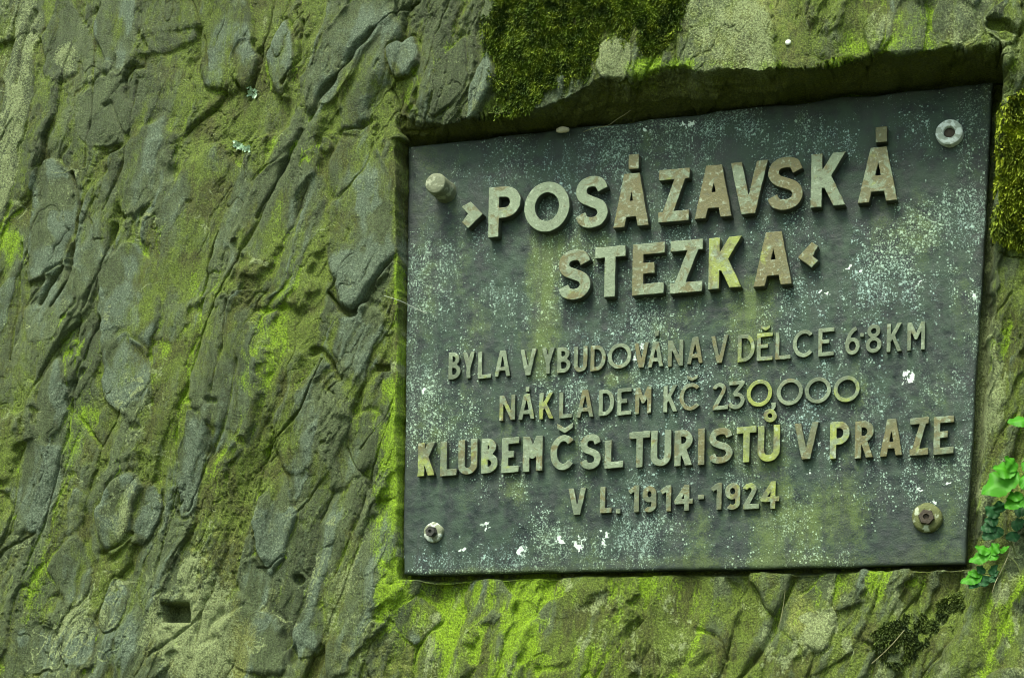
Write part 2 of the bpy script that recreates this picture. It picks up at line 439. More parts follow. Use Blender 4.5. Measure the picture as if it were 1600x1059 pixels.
for k, (pts, w, dep) in enumerate(CRACKS):
    P = np.array(pts, float); R = 14 + 3 * w
    rr = (px > P[:, 0].min() - R) & (px < P[:, 0].max() + R) & (py > P[:, 1].min() - R) & (py < P[:, 1].max() + R)
    X_, Y_ = px[rr] + wx[rr] * 0.3, py[rr] + wy[rr] * 0.3
    d = polydist(X_, Y_, pts)
    wv = w * (0.75 + 0.7 * vnoise(X_ / 22 + k, Y_ / 22, 1))
    det[rr] -= 1.35 * dep * np.exp(-(d / np.maximum(wv, 0.6)) ** 2)
HOLES = [(274, 956, 20, 14, 46, 0), (596, 573, 12, 5, 16, 1), (464, 905, 8, 8, 14, 0.3), (456, 1022, 6, 17, 16, 0.3), (492, 546, 8, 5, 12, 0.3), (548, 490, 11, 5, 13, .2), (808, 979, 6, 7, 9, .3), (194, 215, 6, 9, 6, .3), (332, 626, 9, 5, 9, .3), (1560, 40, 20, 9, 16, .3)]
for x, y, rx, ry, dep, r in HOLES:
    rr = (np.abs(px - x) < rx + 20) & (np.abs(py - y) < ry + 20)
    kk = 0.08 if r == 0 else 0.3
    X_, Y_ = px[rr] + wx[rr] * kk - wx[rr].mean() * kk, py[rr] + wy[rr] * kk - wy[rr].mean() * kk
    bx = np.maximum(np.abs(X_ - x) - rx, np.abs(Y_ - y) - ry)
    if r not in (0, 1): bx = (np.hypot((X_ - x) / rx, (Y_ - y) / ry) - 1) * min(rx, ry)
    m = 1 - sstep(-2, 2.0, bx)
    flat = det[rr].mean()
    det[rr] = det[rr] * (1 - m) + (flat - dep) * m

# moss cushions
mn = 20 * fbm(px / 38, py / 38, 4, 3) + 7 * fbm(px / 9, py / 9, 2, 1)
mx, my = px + mn, py + mn * 0.6
def poly_mask(X, Y, pts, soft=8):
    ins = np.zeros(X.shape, bool)
    n = len(pts)
    for i in range(n):
        x0, y0 = pts[i]; x1, y1 = pts[(i + 1) % n]
        if y0 == y1: continue
        ins ^= ((y0 > Y) != (y1 > Y)) & (X < (x1 - x0) * (Y - y0) / (y1 - y0) + x0)
    d = polydist(X, Y, list(pts) + [pts[0]])
    d = np.where(ins, -d, d)
    return 1 - sstep(-soft, soft * 0.3, d)
MOSS_TOP = [(770, -60), (762, 20), (752, 45), (758, 70), (765, 95), (768, 130), (764, 165), (772, 185), (800, 192), (825, 182), (832, 160), (880, 140), (905, 128), (926, 118), (938, 95), (948, 70), (962, 50),
            (978, 72), (985, 85), (1005, 92), (1022, 88), (1040, 78), (1052, 76), (1062, 40), (1072, 0), (1075, -60)]
MOSS_TOP2 = [(768, 190), (700, 205), (650, 215), (640, 226), (700, 222), (780, 210), (830, 200)]
MOSS_RIGHT = [(1572, 175), (1566, 240), (1562, 320), (1558, 360), (1568, 384), (1600, 392), (1680, 392), (1680, 120), (1600, 130)]
MOSS_DARK = [(1368, 1020), (1385, 985), (1410, 962), (1440, 955), (1470, 935), (1505, 925), (1510, 945), (1480, 975), (1455, 985), (1450, 1010), (1430, 1040), (1400, 1050)]
k_top = poly_mask(mx, my, MOSS_TOP, 20) * sstep(-.62, -.2, fbm(px / 22, py / 26, 3, 2)); k_right = poly_mask(mx, my, MOSS_RIGHT); k_dark = poly_mask(mx, my, MOSS_DARK) * sstep(-0.25, 0.25, fbm(px / 16, py / 16, 2, 0) + 0.12)
hair = np.exp(-(np.abs(fbm(ac / 44 + 2, al / 120, 4, 0)) / 0.016) ** 2) * sstep(.0, .25, fbm(px / 70 + 3, py / 90, 2, 3))
det -= 4.0 * hair
thick = np.maximum(np.maximum(k_top, k_right), k_dark * 0.6)
lump = 0.6 + 0.5 * fbm(px / 26, py / 22, 3, 2)
strk = fbm(ac / 22, al / 110, 3, 1)
det = det * (1 - 0.45 * thick) + thick * (6 * lump + 4 * strk)

fine = (.9 + 1.3 * crumb_m) * fbm(px / 9, py / 11, 3, 1) + .9 * fbm(ac / 3.6, al / 16, 3, 3)
pit = -np.clip(fbm(px / 6, py / 6, 2, 2) - 0.33, 0, 1) * 6
det_f = det + (fine + pit) * (1 - 0.6 * slab) * (1 - 0.62 * occ)
det_f = np.where(inside > 0.5, det_f * 0.5, det_f)

# fade the relief towards the edges of the recess so that the carved outline holds
edge_calm = 1 - 0.55 * np.exp(-(np.maximum(sb, 0) - 0.5) ** 2 / 0.05)
nearL = np.exp(-((GX - left_e) / 16) ** 2) * (GZ < top) * (GZ > bot_e - 10)
nearB = np.exp(-((GZ - bot_e) / 14) ** 2) * (GX > left_e - 10) * (GX < right_e + 10)
nearR = np.exp(-((GX - right_e) / 12) ** 2) * (GZ < top) * (GZ > bot_e - 10)
calm = 1 - np.clip(0.75 * nearL + 0.7 * nearB + 0.4 * nearR, 0, 0.85)
behind = (GX > plq_left(GZ) - 3) & (GX < plq_right(GZ) + 3) & (GZ < top + 3) & (GZ > plq_bot(GX) - 3)
calmer = sstep(600, 680, px) * (sstep(860, 900, py) + sstep(200, 150, py) * 0 + sstep(1500, 1540, px))      # smoother rock under and right of the plaque
dsm = blur(det_f, 4)
smooth_k = np.clip(.46 + .25 * fbm(px / 120, py / 160, 2, 1) + .08 * calmer, 0, .6) * (1 - crumb_m * .6)
disp = ((1.0 - .14 * np.clip(calmer, 0, 1)) * (det_f * (1 - smooth_k) + dsm * smooth_k) - 5) * calm
disp = np.where(behind, np.minimum(disp * 0.1, 1), disp)
# keep the rock from growing through the plaque: shorten where it would stand over its face
VX = GX + BN[0] * disp * (1 - nearL * 0.9) ; VY = BY + BN[1] * disp; VZ = GZ + BN[2] * disp
VZ = np.where((VZ < top + 4) & (c > 3) & (VX > plq_left(GZ)) & (VX < plq_right(GZ)), top + 4, VZ)
RN = normals(VX, VY, VZ)
V = np.stack([VX, VY, VZ], -1).reshape(-1, 3) * S

# --- what grows on it
cav = blur(det, 9) - det                    # > 0 in the hollows, where algae keep damp
cav_f = blur(det_f, 3) - det_f
seed1 = np.where(occ > 0.5, 0, 1)
gcell = sstep(0.45, 0.75, a2 * 0.5 + g1 * 0.5 + 0.25 * fbm(px / 120, py / 120, 2, 2))
grey = np.maximum(grey, np.maximum(gcell, .6 * kp1 * (1 - seam)) * 0.6 * (1 - occ) * sstep(0.05, 0.25, e1) * sstep(-.3, .2, strata))
grey = np.clip(grey * (0.75 - 0.10 * np.clip(cav, -3, 3)), 0, 1)
zone_left = 1 - sstep(600, 660, px)
film = 0.37 + 0.36 * fbm(px / 150, py / 190, 4, 1) + 0.05 * np.clip(cav, -3, 3) + 0.42 * seam - 0.12 * occ
film += 0.25 * blob(px, py, 340, 560, 140, 330, 14, .6) + 0.2 * blob(px, py, 250, 30, 120, 70, 0, .6) + 0.22 * blob(px, py, 400, 170, 80, 60, -10, .5) + .15 * blob(px, py, 60, 130, 90, 160, 0, .6)
film += 0.38 * blob(px, py, 1000, 990, 520, 120, 0, .5) + .3 * blob(px, py, 1580, 600, 60, 200, 0, .5) + .25 * blob(px, py, 1350, 60, 300, 60, 0, .5)
film += 0.16 * fbm(px / 24, py / 34, 3, 2)
film -= 0.30 * grey + 0.16 * occ * (px < 640)
lime = 0.10 + 0.40 * fbm(ac / 40, al / 150, 4, 0) + 0.10 * (seam - .5) + 0.05 * np.clip(cav, -2, 4) + 0.18 * fbm(px / 20, py / 26, 3, 1)
lime -= 0.22 * grey + 0.1 * occ
thread = np.exp(-(np.abs(fbm(ac / 30 + 11, al / 130, 4, 3)) / 0.03) ** 2) * sstep(-.1, .25, fbm(px / 110, py / 110, 2, 1))
lime += calmer * (.42 * fbm(px / 42, py / 60, 4, 1) + .3 * fbm(ac / 12, al / 90, 3, 2) - .06)
film -= calmer * .25 * sstep(.0, .4, fbm(px / 50 + 7, py / 60, 3, 0))
lime += .46 * thread * zone_left * (1 - .5 * occ)
lime += .3 * (1 - sstep(15, 50, px)) * (strata + .3)
for x, y, rx, ry, t, s_ in [(616, 720, 26, 260, 2, .65), (640, 930, 60, 60, 30, .45), (700, 990, 34, 90, 12, .35), (815, 985, 26, 100, 6, .7), (860, 915, 130, 26, 0, .45), (1045, 930, 60, 45, 20, .5), (760, 1000, 130, 90, 0, .24),
                          (900, 1000, 140, 80, 20, .24), (1435, 45, 34, 42, 20, .7), (1310, 80, 34, 26, 10, .5), (1380, 75, 44, 18, 20, .5), (1590, 985, 70, 120, 30, .5), (120, 700, 24, 110, 8, .45), (60, 900, 24, 90, 12, .4),
                          (110, 520, 60, 60, 10, .35), (285, 540, 40, 130, 18, .4), (430, 470, 30, 140, 10, .3), (380, 640, 80, 120, 10, .25), (10, 360, 14, 60, 4, .6), (345, 110, 14, 50, 20, .25), (450, 230, 30, 18, 30, .4),
                          (260, 330, 20, 70, 22, .3), (560, 930, 60, 70, 20, .2), (1250, 960, 30, 60, 20, .25), (1400, 905, 110, 24, 0, .3), (690, 120, 40, 80, 14, .25), (930, 150, 130, 24, -5, .2), (1020, 104, 90, 14, -4, .6), (1230, 104, 120, 12, 0, .4), (640, 300, 6, 200, 0, .5), (1130, 980, 90, 80, 20, .12), (1580, 560, 30, 120, 0, .25), (1300, 930, 90, 30, -10, .15), (270, 850, 50, 90, 12, .22)]:
    lime += s_ * blob(px + 14 * fbm(px / 25, py / 25, 2, 1), py, x, y, rx, ry, t, .75)
pal = pale * 0.85 + 0.30 * (1 - sstep(20, 45, px)) * (stri + .2) * (py < 420)
for x, y, rx, ry, t, s_ in [(15, 150, 26, 190, 4, .38), (320, 1000, 60, 80, 0, .75), (275, 985, 60, 60, 0, .4), (1150, 45, 130, 80, 60, .42), (960, 92, 30, 36, 35, .5), (1300, 1000, 40, 50, 15, .4), (520, 900, 70, 90, 30, .3),
                          (295, 890, 22, 26, 20, .6), (90, 980, 60, 60, 0, .3), (1530, 650, 22, 160, 5, .5), (1540, 520, 24, 60, 5, .4), (690, 80, 40, 80, 20, .3), (620, 570, 8, 14, 20, .8), (225, 340, 18, 50, 24, .35), (1230, 1000, 40, 60, 20, .35), (1370, 40, 40, 40, 0, .25), (1500, 40, 60, 40, 0, .3), (1040, 1000, 40, 60, 20, .25), (110, 90, 40, 20, 60, .3), (100, 95, 40, 14, -60, .4)]:
    pal += s_ * blob(px + 16 * fbm(px / 22, py / 22, 3, 3), py + 10 * fbm(px / 22, py / 22, 3, 0), x, y, rx, ry, t, .6)
vein = np.exp(-(np.abs(fbm(ac / 34 + 3, al / 120, 4, 2)) / 0.03) ** 2) * sstep(0.0, 0.4, fbm(px / 100, py / 100, 2, 0))
pal += 0.45 * vein * zone_left
pal += calmer * (.55 * sstep(.15, .5, fbm(px / 26, py / 36, 4, 3)) + .25 * sstep(.1, .4, strata))
streak = fbm(ac / 13 + 6, al / 260, 4, 1); streak2 = fbm(ac / 30 + 2, al / 340, 3, 2)
low = blob(px, py, 300, 960, 420, 260, 0, .6)
film += .26 * streak * (1 - .5 * occ) - .18 * low
grey = np.clip(grey + .38 * sstep(.05, .4, streak2) * zone_left * (1 - .6 * seam), 0, 1)
pal += (.26 * sstep(.05, .45, streak) + .16 * low * sstep(-.2, .3, fbm(px / 40, py / 60, 3, 2))) * zone_left * (1 - .6 * occ)
scr = np.exp(-(np.abs(fbm(px / 120 + .35 * py / 60, py / 46 - px / 200, 3, 3)) / 0.014) ** 2) * sstep(.12, .35, fbm(px / 50 + 8, py / 50, 2, 1))
pal += 0.75 * scr * zone_left + .3 * thread * sstep(.0, .4, fbm(px / 60, py / 60, 2, 2)) * zone_left
rub = sstep(.1, .5, fbm(px / 36, py / 50, 4, 1)) * sstep(-.1, .3, fbm(px / 8, py / 9, 3, 0)) * (cav < 0)      # rubbed, flaky spots
pal += 0.42 * rub * (grey > .15)
ochre = np.clip(0.15 + 0.5 * fbm(px / 70, py / 80, 3, 2), 0, 1) * (0.35 + 0.65 * (1 - zone_left))
ochre = ochre + .22 * zone_left * sstep(-.1, .4, -streak) * (1 - .5 * occ) + .2 * low + 0.5 * blob(px, py, 320, 1010, 70, 70, 0, .5) + .3 * blob(px, py, 1300, 1010, 80, 60, 10, .5) + .35 * blob(px, py, 975, 85, 30, 30, 30, .5) + .3 * slab
lw = np.clip(4 * sl * (1 - sl), 0, 1) * (GZ < top) * (GZ > bot_e)
lw = np.maximum(lw, np.exp(-((GX - left_e + 4) / 7) ** 2) * (GZ < top) * (GZ > bot_e))
film += .5 * lw + .5 * blur(thick, 16); lime += lw * (.18 + .7 * fbm(GZ / 45, GX / 9, 3, 1)); pal += .35 * lw * sstep(.0, .4, fbm(GZ / 40, GX / 6, 3, 2))
A = np.stack([np.clip(film, 0, 1), np.clip(lime, 0, 1), np.clip(grey, 0, 1), np.clip(pal, 0, 1)], -1).reshape(-1, 4)
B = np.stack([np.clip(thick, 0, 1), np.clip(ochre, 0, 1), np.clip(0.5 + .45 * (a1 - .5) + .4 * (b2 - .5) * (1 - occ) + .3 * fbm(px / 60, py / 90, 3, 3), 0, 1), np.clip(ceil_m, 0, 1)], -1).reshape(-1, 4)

T = NT("mossy_rock")
at = T.attr("growth"); at2 = T.attr("growth_b")
sa = T.n("ShaderNodeSeparateColor"); T.l(at.outputs["Color"], sa.inputs[0])
sb_ = T.n("ShaderNodeSeparateColor"); T.l(at2.outputs["Color"], sb_.inputs[0])
film_s, lime_s, grey_s, pale_s = sa.outputs[0], sa.outputs[1], sa.outputs[2], at.outputs["Alpha"]
thick_s, ochre_s, cav_s, ceil_s = sb_.outputs[0], sb_.outputs[1], sb_.outputs[2], at2.outputs["Alpha"]
mp = T.n("ShaderNodeMapping"); mp.inputs["Rotation"].default_value = (0, math.radians(-20), 0); mp.inputs["Scale"].default_value = (1, 1, .16)
T.l(T.pos(), mp.inputs["Vector"])
n_s = T.noise(230, 5, .7, mp.outputs[0], .6); n_s2 = T.noise(60, 5, .65, mp.outputs[0], .8)
n_f = T.noise(260, 5, 0.65); n_m = T.noise(60, 5, 0.6); n_l = T.noise(14, 4, 0.55); n_g = T.noise(700, 3, 0.6)
stone = T.mix(n_m, (0.046, 0.068, 0.028), (0.090, 0.126, 0.054))
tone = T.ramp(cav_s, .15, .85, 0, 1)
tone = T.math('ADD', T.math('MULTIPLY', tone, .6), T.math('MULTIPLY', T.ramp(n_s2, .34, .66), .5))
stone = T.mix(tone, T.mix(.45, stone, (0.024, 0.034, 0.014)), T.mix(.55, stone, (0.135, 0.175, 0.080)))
greyc = T.mix(n_m, (0.085, 0.122, 0.080), (0.155, 0.212, 0.148))
greyc = T.mix(T.ramp(n_f, .55, .72, 0, .5), greyc, (0.27, 0.32, 0.24))
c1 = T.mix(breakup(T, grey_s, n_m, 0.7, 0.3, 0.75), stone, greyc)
filmc = T.mix(n_f, (0.068, 0.108, 0.008), (0.165, 0.232, 0.028))
filmc = T.mix(T.ramp(T.math('ADD', T.math('MULTIPLY', n_l, .6), T.math('MULTIPLY', n_s2, .4)), .55, .40), filmc, T.mix(n_f, (0.045, 0.058, 0.008), (0.105, 0.120, 0.020)))
c2 = T.mix(T.math('MULTIPLY', breakup(T, film_s, T.math('ADD', T.math('MULTIPLY', n_m, .5), T.math('MULTIPLY', n_s, .5)), 1.5, 0.24, 0.74), 0.88), c1, filmc)
och = T.mix(n_f, (0.140, 0.165, 0.040), (0.26, 0.29, 0.085))
c3 = T.mix(T.math('MULTIPLY', breakup(T, ochre_s, n_m, 0.8, 0.4, 0.75), 0.75), c2, och)
palec = T.mix(n_f, (0.17, 0.215, 0.085), (0.29, 0.35, 0.175))
c4 = T.mix(T.math('MULTIPLY', breakup(T, pale_s, n_f, 1.1, 0.42, 0.8), 0.9), c3, palec)
limec = T.mix(n_f, (0.115, 0.215, 0.005), (0.27, 0.43, 0.015))
c5 = T.mix(T.math('MULTIPLY', breakup(T, lime_s, T.math('ADD', T.math('MULTIPLY', n_f, .5), T.math('MULTIPLY', n_s, .5)), 1.3, 0.36, 0.84), 0.92), c4, limec)
mossc = T.mix(n_f, (0.020, 0.035, 0.005), (0.07, 0.095, 0.010))
c6 = T.mix(breakup(T, thick_s, n_f, 0.4), c5, mossc)
ceilc = T.mix(n_m, (0.06, 0.075, 0.012), (0.19, 0.21, 0.04))
c6 = T.mix(T.math('MULTIPLY', ceil_s, 0.75), c6, ceilc)
# white crustose specks and dark pinholes
vd = T.voro(330); vm = T.ramp(T.noise(30, 3, .5), .52, .62)
spk = T.math('MULTIPLY', T.ramp(vd, .16, .10), vm)
c7 = T.mix(T.math('MULTIPLY', spk, .75), c6, (0.45, 0.52, 0.40))
flk = T.noise(520, 2, .8); flm = T.ramp(n_m, .35, .6)
c7 = T.mix(T.math('MULTIPLY', T.ramp(flk, .64, .70, 0, .55), flm), c7, (0.34, 0.40, 0.24))
c7 = T.mix(T.ramp(T.noise(380, 2, .8), .37, .31, 0, .65), c7, (0.020, 0.026, 0.010))
grain = T.ramp(T.math('ADD', T.math('MULTIPLY', n_g, .5), T.math('MULTIPLY', n_f, .5)), .39, .61, .55, 1.45)
fin = T.mix(1.0, c7, T.n("ShaderNodeCombineColor").outputs[0], 'MULTIPLY')
cc = fin.node.inputs[7].links[0].from_node
for i in range(3): T.l(grain, cc.inputs[i])
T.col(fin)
T.rough(T.ramp(n_m, .3, .7, .42, .8)); T.spec(0.3)
bh = T.math('ADD', T.math('ADD', T.math('MULTIPLY', n_f, .8), T.math('MULTIPLY', n_g, 0.4)), T.math('MULTIPLY', n_s, .9))
T.nrm(T.bump(bh, 1.0, 0.0085))
M_ROCK = T.m

me = mesh_np("rock_face", V, grid_faces(NR, NC))
put_attr(me, "growth", A); put_attr(me, "growth_b", B)
rock = link("rock_face", me, M_ROCK)
thing(rock, "mossy slanting rock face with a carved recess", "rock face", kind="structure")

# forest floor under the wall (out of frame, it returns a little light)
T = NT("forest_floor")
nn = T.noise(1.3, 6, .6); n2 = T.noise(22, 5, .65)
T.col(T.mix(n2, T.mix(nn, (0.035, 0.045, 0.016), (0.07, 0.06, 0.035)), (0.05, 0.07, 0.02)))
T.rough(0.95); T.nrm(T.bump(n2, .8, .03))
gx = np.linspace(-40, 40, 161); gy = np.concatenate([np.linspace(-60, -3, 60), np.linspace(-2.9, 0.6, 60)])
g1_, g2_ = np.meshgrid(gx, gy)
gz = -1995 * S + 0.10 * fbm(g1_ / 1.2, g2_ / 1.2, 3, 1)
gm = mesh_np("ground", np.stack([g1_, g2_, gz], -1).reshape(-1, 3), grid_faces(*g1_.shape))
thing(link("ground", gm, T.m), "dark leaf-strewn forest floor", "ground", kind="structure")

# ------------------------------------------------------------------ surface lookup for things on the rock
Pfx, Pfy = to_px(VX, VY, VZ)
_front = ~behind
def rock_at(x, y):
    """the rock point seen at this pixel (units) and its normal"""
    d = (Pfx - x) ** 2 + (Pfy - y) ** 2 + np.where(_front, 0, 1e6)
    cand = np.argsort(d.ravel())[:12] if False else np.argpartition(d.ravel(), 12)[:12]
    yv = VY.ravel()[cand]
    i = cand[np.argmin(yv + 0.6 * np.sqrt(d.ravel()[cand]))]
    return np.array([VX.ravel()[i], VY.ravel()[i], VZ.ravel()[i]]), np.array([RN[0].ravel()[i], RN[1].ravel()[i], RN[2].ravel()[i]])

# ================================================================== MOSS
def moss_material(name, lo, hi, tip):
    T = NT(name)
    a = T.attr("shade")
    s3 = T.n("ShaderNodeSeparateColor"); T.l(a.outputs["Color"], s3.inputs[0])
    n = T.noise(45, 3, .6)
    c = T.mix(s3.outputs[0], lo, hi)
    c = T.mix(T.math('MULTIPLY', T.ramp(n, .42, .68), s3.outputs[1]), c, tip)
    T.col(c); T.rough(.8); T.spec(.25)
    try:
        T.b.inputs["Transmission Weight"].default_value = 0.0
    except Exception: pass
    return T.m
def moss_patch(mask, count, length, width, droop, mat, label, lean=0.7):
    p = (mask * (rng.random(mask.shape) < 1.0)).ravel().astype(np.float64)
    dens = p * np.gradient(xs)[None, :].repeat(NR, 0).ravel() * np.gradient(zs)[:, None].repeat(NC, 1).ravel()
    dens[mask.ravel() < 0.10] = 0
    dens[behind.ravel()] = 0
    dens /= dens.sum()
    idx = rng.choice(len(dens), size=count, p=dens)
    P0 = np.stack([VX.ravel()[idx], VY.ravel()[idx], VZ.ravel()[idx]], -1)
    N0 = np.stack([RN[0].ravel()[idx], RN[1].ravel()[idx], RN[2].ravel()[idx]], -1)
    P0 = P0 + rng.normal(0, .7, P0.shape)
    px0, py0 = Pfx.ravel()[idx], Pfy.ravel()[idx]
    rv = rng.normal(0, 1, (count, 3)); rv /= np.linalg.norm(rv, axis=1)[:, None]
    flow = np.stack([fbm(px0 / 20, py0 / 20, 2, 1), np.zeros(count), fbm(px0 / 20 + 5, py0 / 20, 2, 2)], -1)
    d = N0 * 0.75 + rv * lean + flow * 0.8 + np.array([0, 0, -droop])
    d /= np.linalg.norm(d, axis=1)[:, None]
    L = length * ((0.45 + 1.0 * rng.random(count)) * np.clip(.45 + .6 * mask.ravel()[idx], 0, 1))[:, None]
    side = np.cross(d, rv + 0.01); side /= np.linalg.norm(side, axis=1)[:, None] + 1e-9
    w = width * (0.6 + 0.8 * rng.random(count))[:, None]
    curl = np.array([0, 0, -1.0]) * L * 0.22
    a = P0 - N0 * 1.5
    b1_, b2_ = P0 + d * L * 0.45 - side * w, P0 + d * L * 0.45 + side * w
    tip = P0 + d * L + curl
    V = np.stack([a, b1_, tip, b2_], 1).reshape(-1, 3) * S
    Q = np.arange(count * 4, dtype=np.int32).reshape(-1, 4)
    me = mesh_np("moss_patch", V, Q, smooth=False)
    clump = np.clip(0.5 + 0.9 * fbm(px0 / 17, py0 / 17, 3, 0) + rng.normal(0, .18, count), 0, 1)
    sh = np.zeros((count, 4, 4), np.float32)
    sh[..., 0] = clump[:, None]; sh[..., 1] = rng.random(count)[:, None]; sh[..., 3] = 1
    put_attr(me, "shade", sh.reshape(-1, 4))
    o = link("moss_patch", me, mat)
    thing(o, label, "moss", "moss cushions on the rock")
    return o
mm1 = moss_material("moss", (0.022, 0.048, 0.005), (0.100, 0.165, 0.010), (0.24, 0.31, 0.022))
mm2 = moss_material("golden_moss", (0.040, 0.070, 0.005), (0.18, 0.24, 0.012), (0.36, 0.42, 0.025))
mm3 = moss_material("dark_moss", (0.020, 0.036, 0.009), (0.065, 0.100, 0.018), (0.13, 0.18, 0.03))
k_fr = np.maximum(k_top, 0.5 * poly_mask(mx, my, MOSS_TOP2))
moss_patch(k_top, 60000, 7.5, 1.1, .55, mm1, "large thick dark green moss cushion hanging above the plaque")
moss_patch(k_right, 16000, 8, 2.0, .7, mm2, "golden green leafy moss cushion beside the plaque's upper right edge")
moss_patch(k_dark, 7000, 5.5, 1.3, .2, mm3, "dark ragged moss on the rock below the plaque's lower right corner")

# ================================================================== PLAQUE
def patina(name, letters=False):
    T = NT(name)
    p = T.geo()
    n_f = T.noise(320, 4, .65, p); n_m = T.noise(38, 5, .6, p); n_l = T.noise(7, 4, .6, p); n_c = T.noise(95, 3, .6, p)
    return T, p, n_f, n_m, n_l, n_c
T, gp, n_f, n_m, n_l, n_c = patina("weathered_cast_plate")
at = T.attr("growth")
sa = T.n("ShaderNodeSeparateColor"); T.l(at.outputs["Color"], sa.inputs[0])
speck_s, green_s, white_s, edge_s = sa.outputs[0], sa.outputs[1], sa.outputs[2], at.outputs["Alpha"]
base = T.mix(T.ramp(T.math('ADD', T.math('MULTIPLY', n_l, .6), T.math('MULTIPLY', n_m, .4)), .42, .6), (0.012, 0.020, 0.022), (0.026, 0.048, 0.037))
base = T.mix(T.ramp(n_m, .35, .7), base, (0.040, 0.066, 0.049))
base = T.mix(T.math('MULTIPLY', breakup(T, green_s, T.math('ADD', T.math('MULTIPLY', n_m, .5), T.math('MULTIPLY', n_f, .5)), 1.8, .35, .95), .75), base, T.mix(n_f, (0.050, 0.085, 0.03), (0.14, 0.19, 0.045)))
base = T.mix(T.math('MULTIPLY', edge_s, .7), base, (0.035, 0.043, 0.045))
# lichen specks of three sizes
def specks(scale, r0, r1, dens, thr):
    v = T.voro(scale, gp)
    cidx = T.voro(scale, gp, 'F1', "Color")
    sc = T.n("ShaderNodeSeparateColor"); T.l(cidx, sc.inputs[0])
    on = T.ramp(T.math('ADD', T.math('MULTIPLY', sc.outputs[0], .55), dens), thr, thr + .06)
    rad = T.math('ADD', T.math('MULTIPLY', sc.outputs[1], r1 - r0), r0)
    d = T.math('SUBTRACT', T.math('ADD', v, T.math('MULTIPLY', T.math('SUBTRACT', n_f, .5), 1.1)), rad)
    return T.math('MULTIPLY', T.ramp(d, .06, -.06), on)
dn = T.math('ADD', speck_s, T.math('MULTIPLY', T.math('SUBTRACT', n_c, .5), .75))
def crumbs(scale, k, lo, hi):
    n = T.noise(scale, 3, .7, gp, .3)
    return T.ramp(T.math('ADD', n, T.math('MULTIPLY', T.math('SUBTRACT', dn, .5), k)), lo, hi)
s0 = crumbs(340, .20, .60, .625); s1 = crumbs(210, .22, .64, .66); s2 = specks(210, .06, .34, dn, .78); s3 = specks(110, .04, .30, dn, 1.0)
spec_all = T.math('MAXIMUM', T.math('MAXIMUM', T.math('MULTIPLY', s0, .42), T.math('MULTIPLY', s1, .75)), T.math('MAXIMUM', T.math('MULTIPLY', s2, .8), T.math('MULTIPLY', s3, .9)))
wht = breakup(T, white_s, n_f, 2.2, .52, .66)
lich = T.mix(n_m, (0.21, 0.34, 0.33), (0.42, 0.58, 0.57))
lich = T.mix(T.math('MULTIPLY', green_s, .6), lich, (0.36, 0.44, 0.14))
colr = T.mix(spec_all, base, lich)
colr = T.mix(wht, colr, (0.58, 0.70, 0.66))
colr = T.mix(T.ramp(n_f, .62, .72, 0, .5), colr, (0.03, 0.036, 0.036))
T.col(colr); T.rough(T.ramp(n_m, .3, .7, .45, .75)); T.spec(.25)
T.b.inputs["Metallic"].default_value = 0.0
bh = T.math('ADD', T.math('MULTIPLY', n_f, .6), T.math('ADD', T.math('MULTIPLY', n_c, .8), T.math('MULTIPLY', spec_all, .5)))
T.nrm(T.bump(bh, .6, .003))
M_PLATE = T.m

T, gp, n_f, n_m, n_l, n_c = patina("brass_letters")
tint = T.attr("tint", 'OBJECT').outputs["Fac"]; lim = T.attr("lime", 'OBJECT').outputs["Fac"]
brown = T.mix(n_f, (0.070, 0.070, 0.028), (0.140, 0.128, 0.048))
grn = T.mix(n_f, (0.095, 0.130, 0.082), (0.215, 0.275, 0.185))
f = T.math('ADD', T.math('MULTIPLY', T.math('SUBTRACT', T.noise(34, 5, .65, gp, .8), .5), 2.6), tint)
c_ = T.mix(T.ramp(f, .35, .65), brown, grn)
c_ = T.mix(T.math('MULTIPLY', T.ramp(T.math('ADD', n_m, T.math('MULTIPLY', lim, .5)), .62, .8), .9), c_, T.mix(n_f, (0.15, 0.195, 0.03), (0.28, 0.335, 0.065)))
c_ = T.mix(T.math('MULTIPLY', T.ramp(n_c, .55, .72), .6), c_, (0.36, 0.44, 0.34))
c_ = T.mix(T.ramp(n_c, .42, .34, 0, .55), c_, (0.07, 0.075, 0.05))
c_ = T.mix(T.ramp(n_f, .60, .70, 0, .7), c_, (0.05, 0.05, 0.04))
c_ = T.mix(T.math('MULTIPLY', T.ramp(T.noise(16, 4, .6, gp, .5), .42, .62), T.attr('grime', 'OBJECT').outputs['Fac']), c_, T.mix(n_f, (0.045, 0.062, 0.040), (0.10, 0.135, 0.085)))
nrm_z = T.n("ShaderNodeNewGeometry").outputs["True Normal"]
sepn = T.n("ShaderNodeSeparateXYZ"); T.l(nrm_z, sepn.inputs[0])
# the raised faces keep the mottled colour, all flanks are mixed towards dark
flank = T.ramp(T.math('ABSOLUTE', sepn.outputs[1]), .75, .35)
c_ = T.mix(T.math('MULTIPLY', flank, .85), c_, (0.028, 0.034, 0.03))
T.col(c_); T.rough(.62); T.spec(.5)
T.nrm(T.bump(T.math('ADD', n_f, n_c), .55, .0022))
M_LET = T.m

plaque = bpy.data.objects.new("memorial_plaque", None); COL.objects.link(plaque)
thing(plaque, "dark weathered metal plaque with raised lettering bolted into the rock recess", "plaque")
org = np.array([PQ[:, 0].mean(), 0.0, PQ[:, 1].min()])
plaque.location = org * S
plaque.empty_display_size = 0.1

def local(V):          # units in the wall frame -> metres from the plaque's origin
    return (np.asarray(V, float) - org) * S
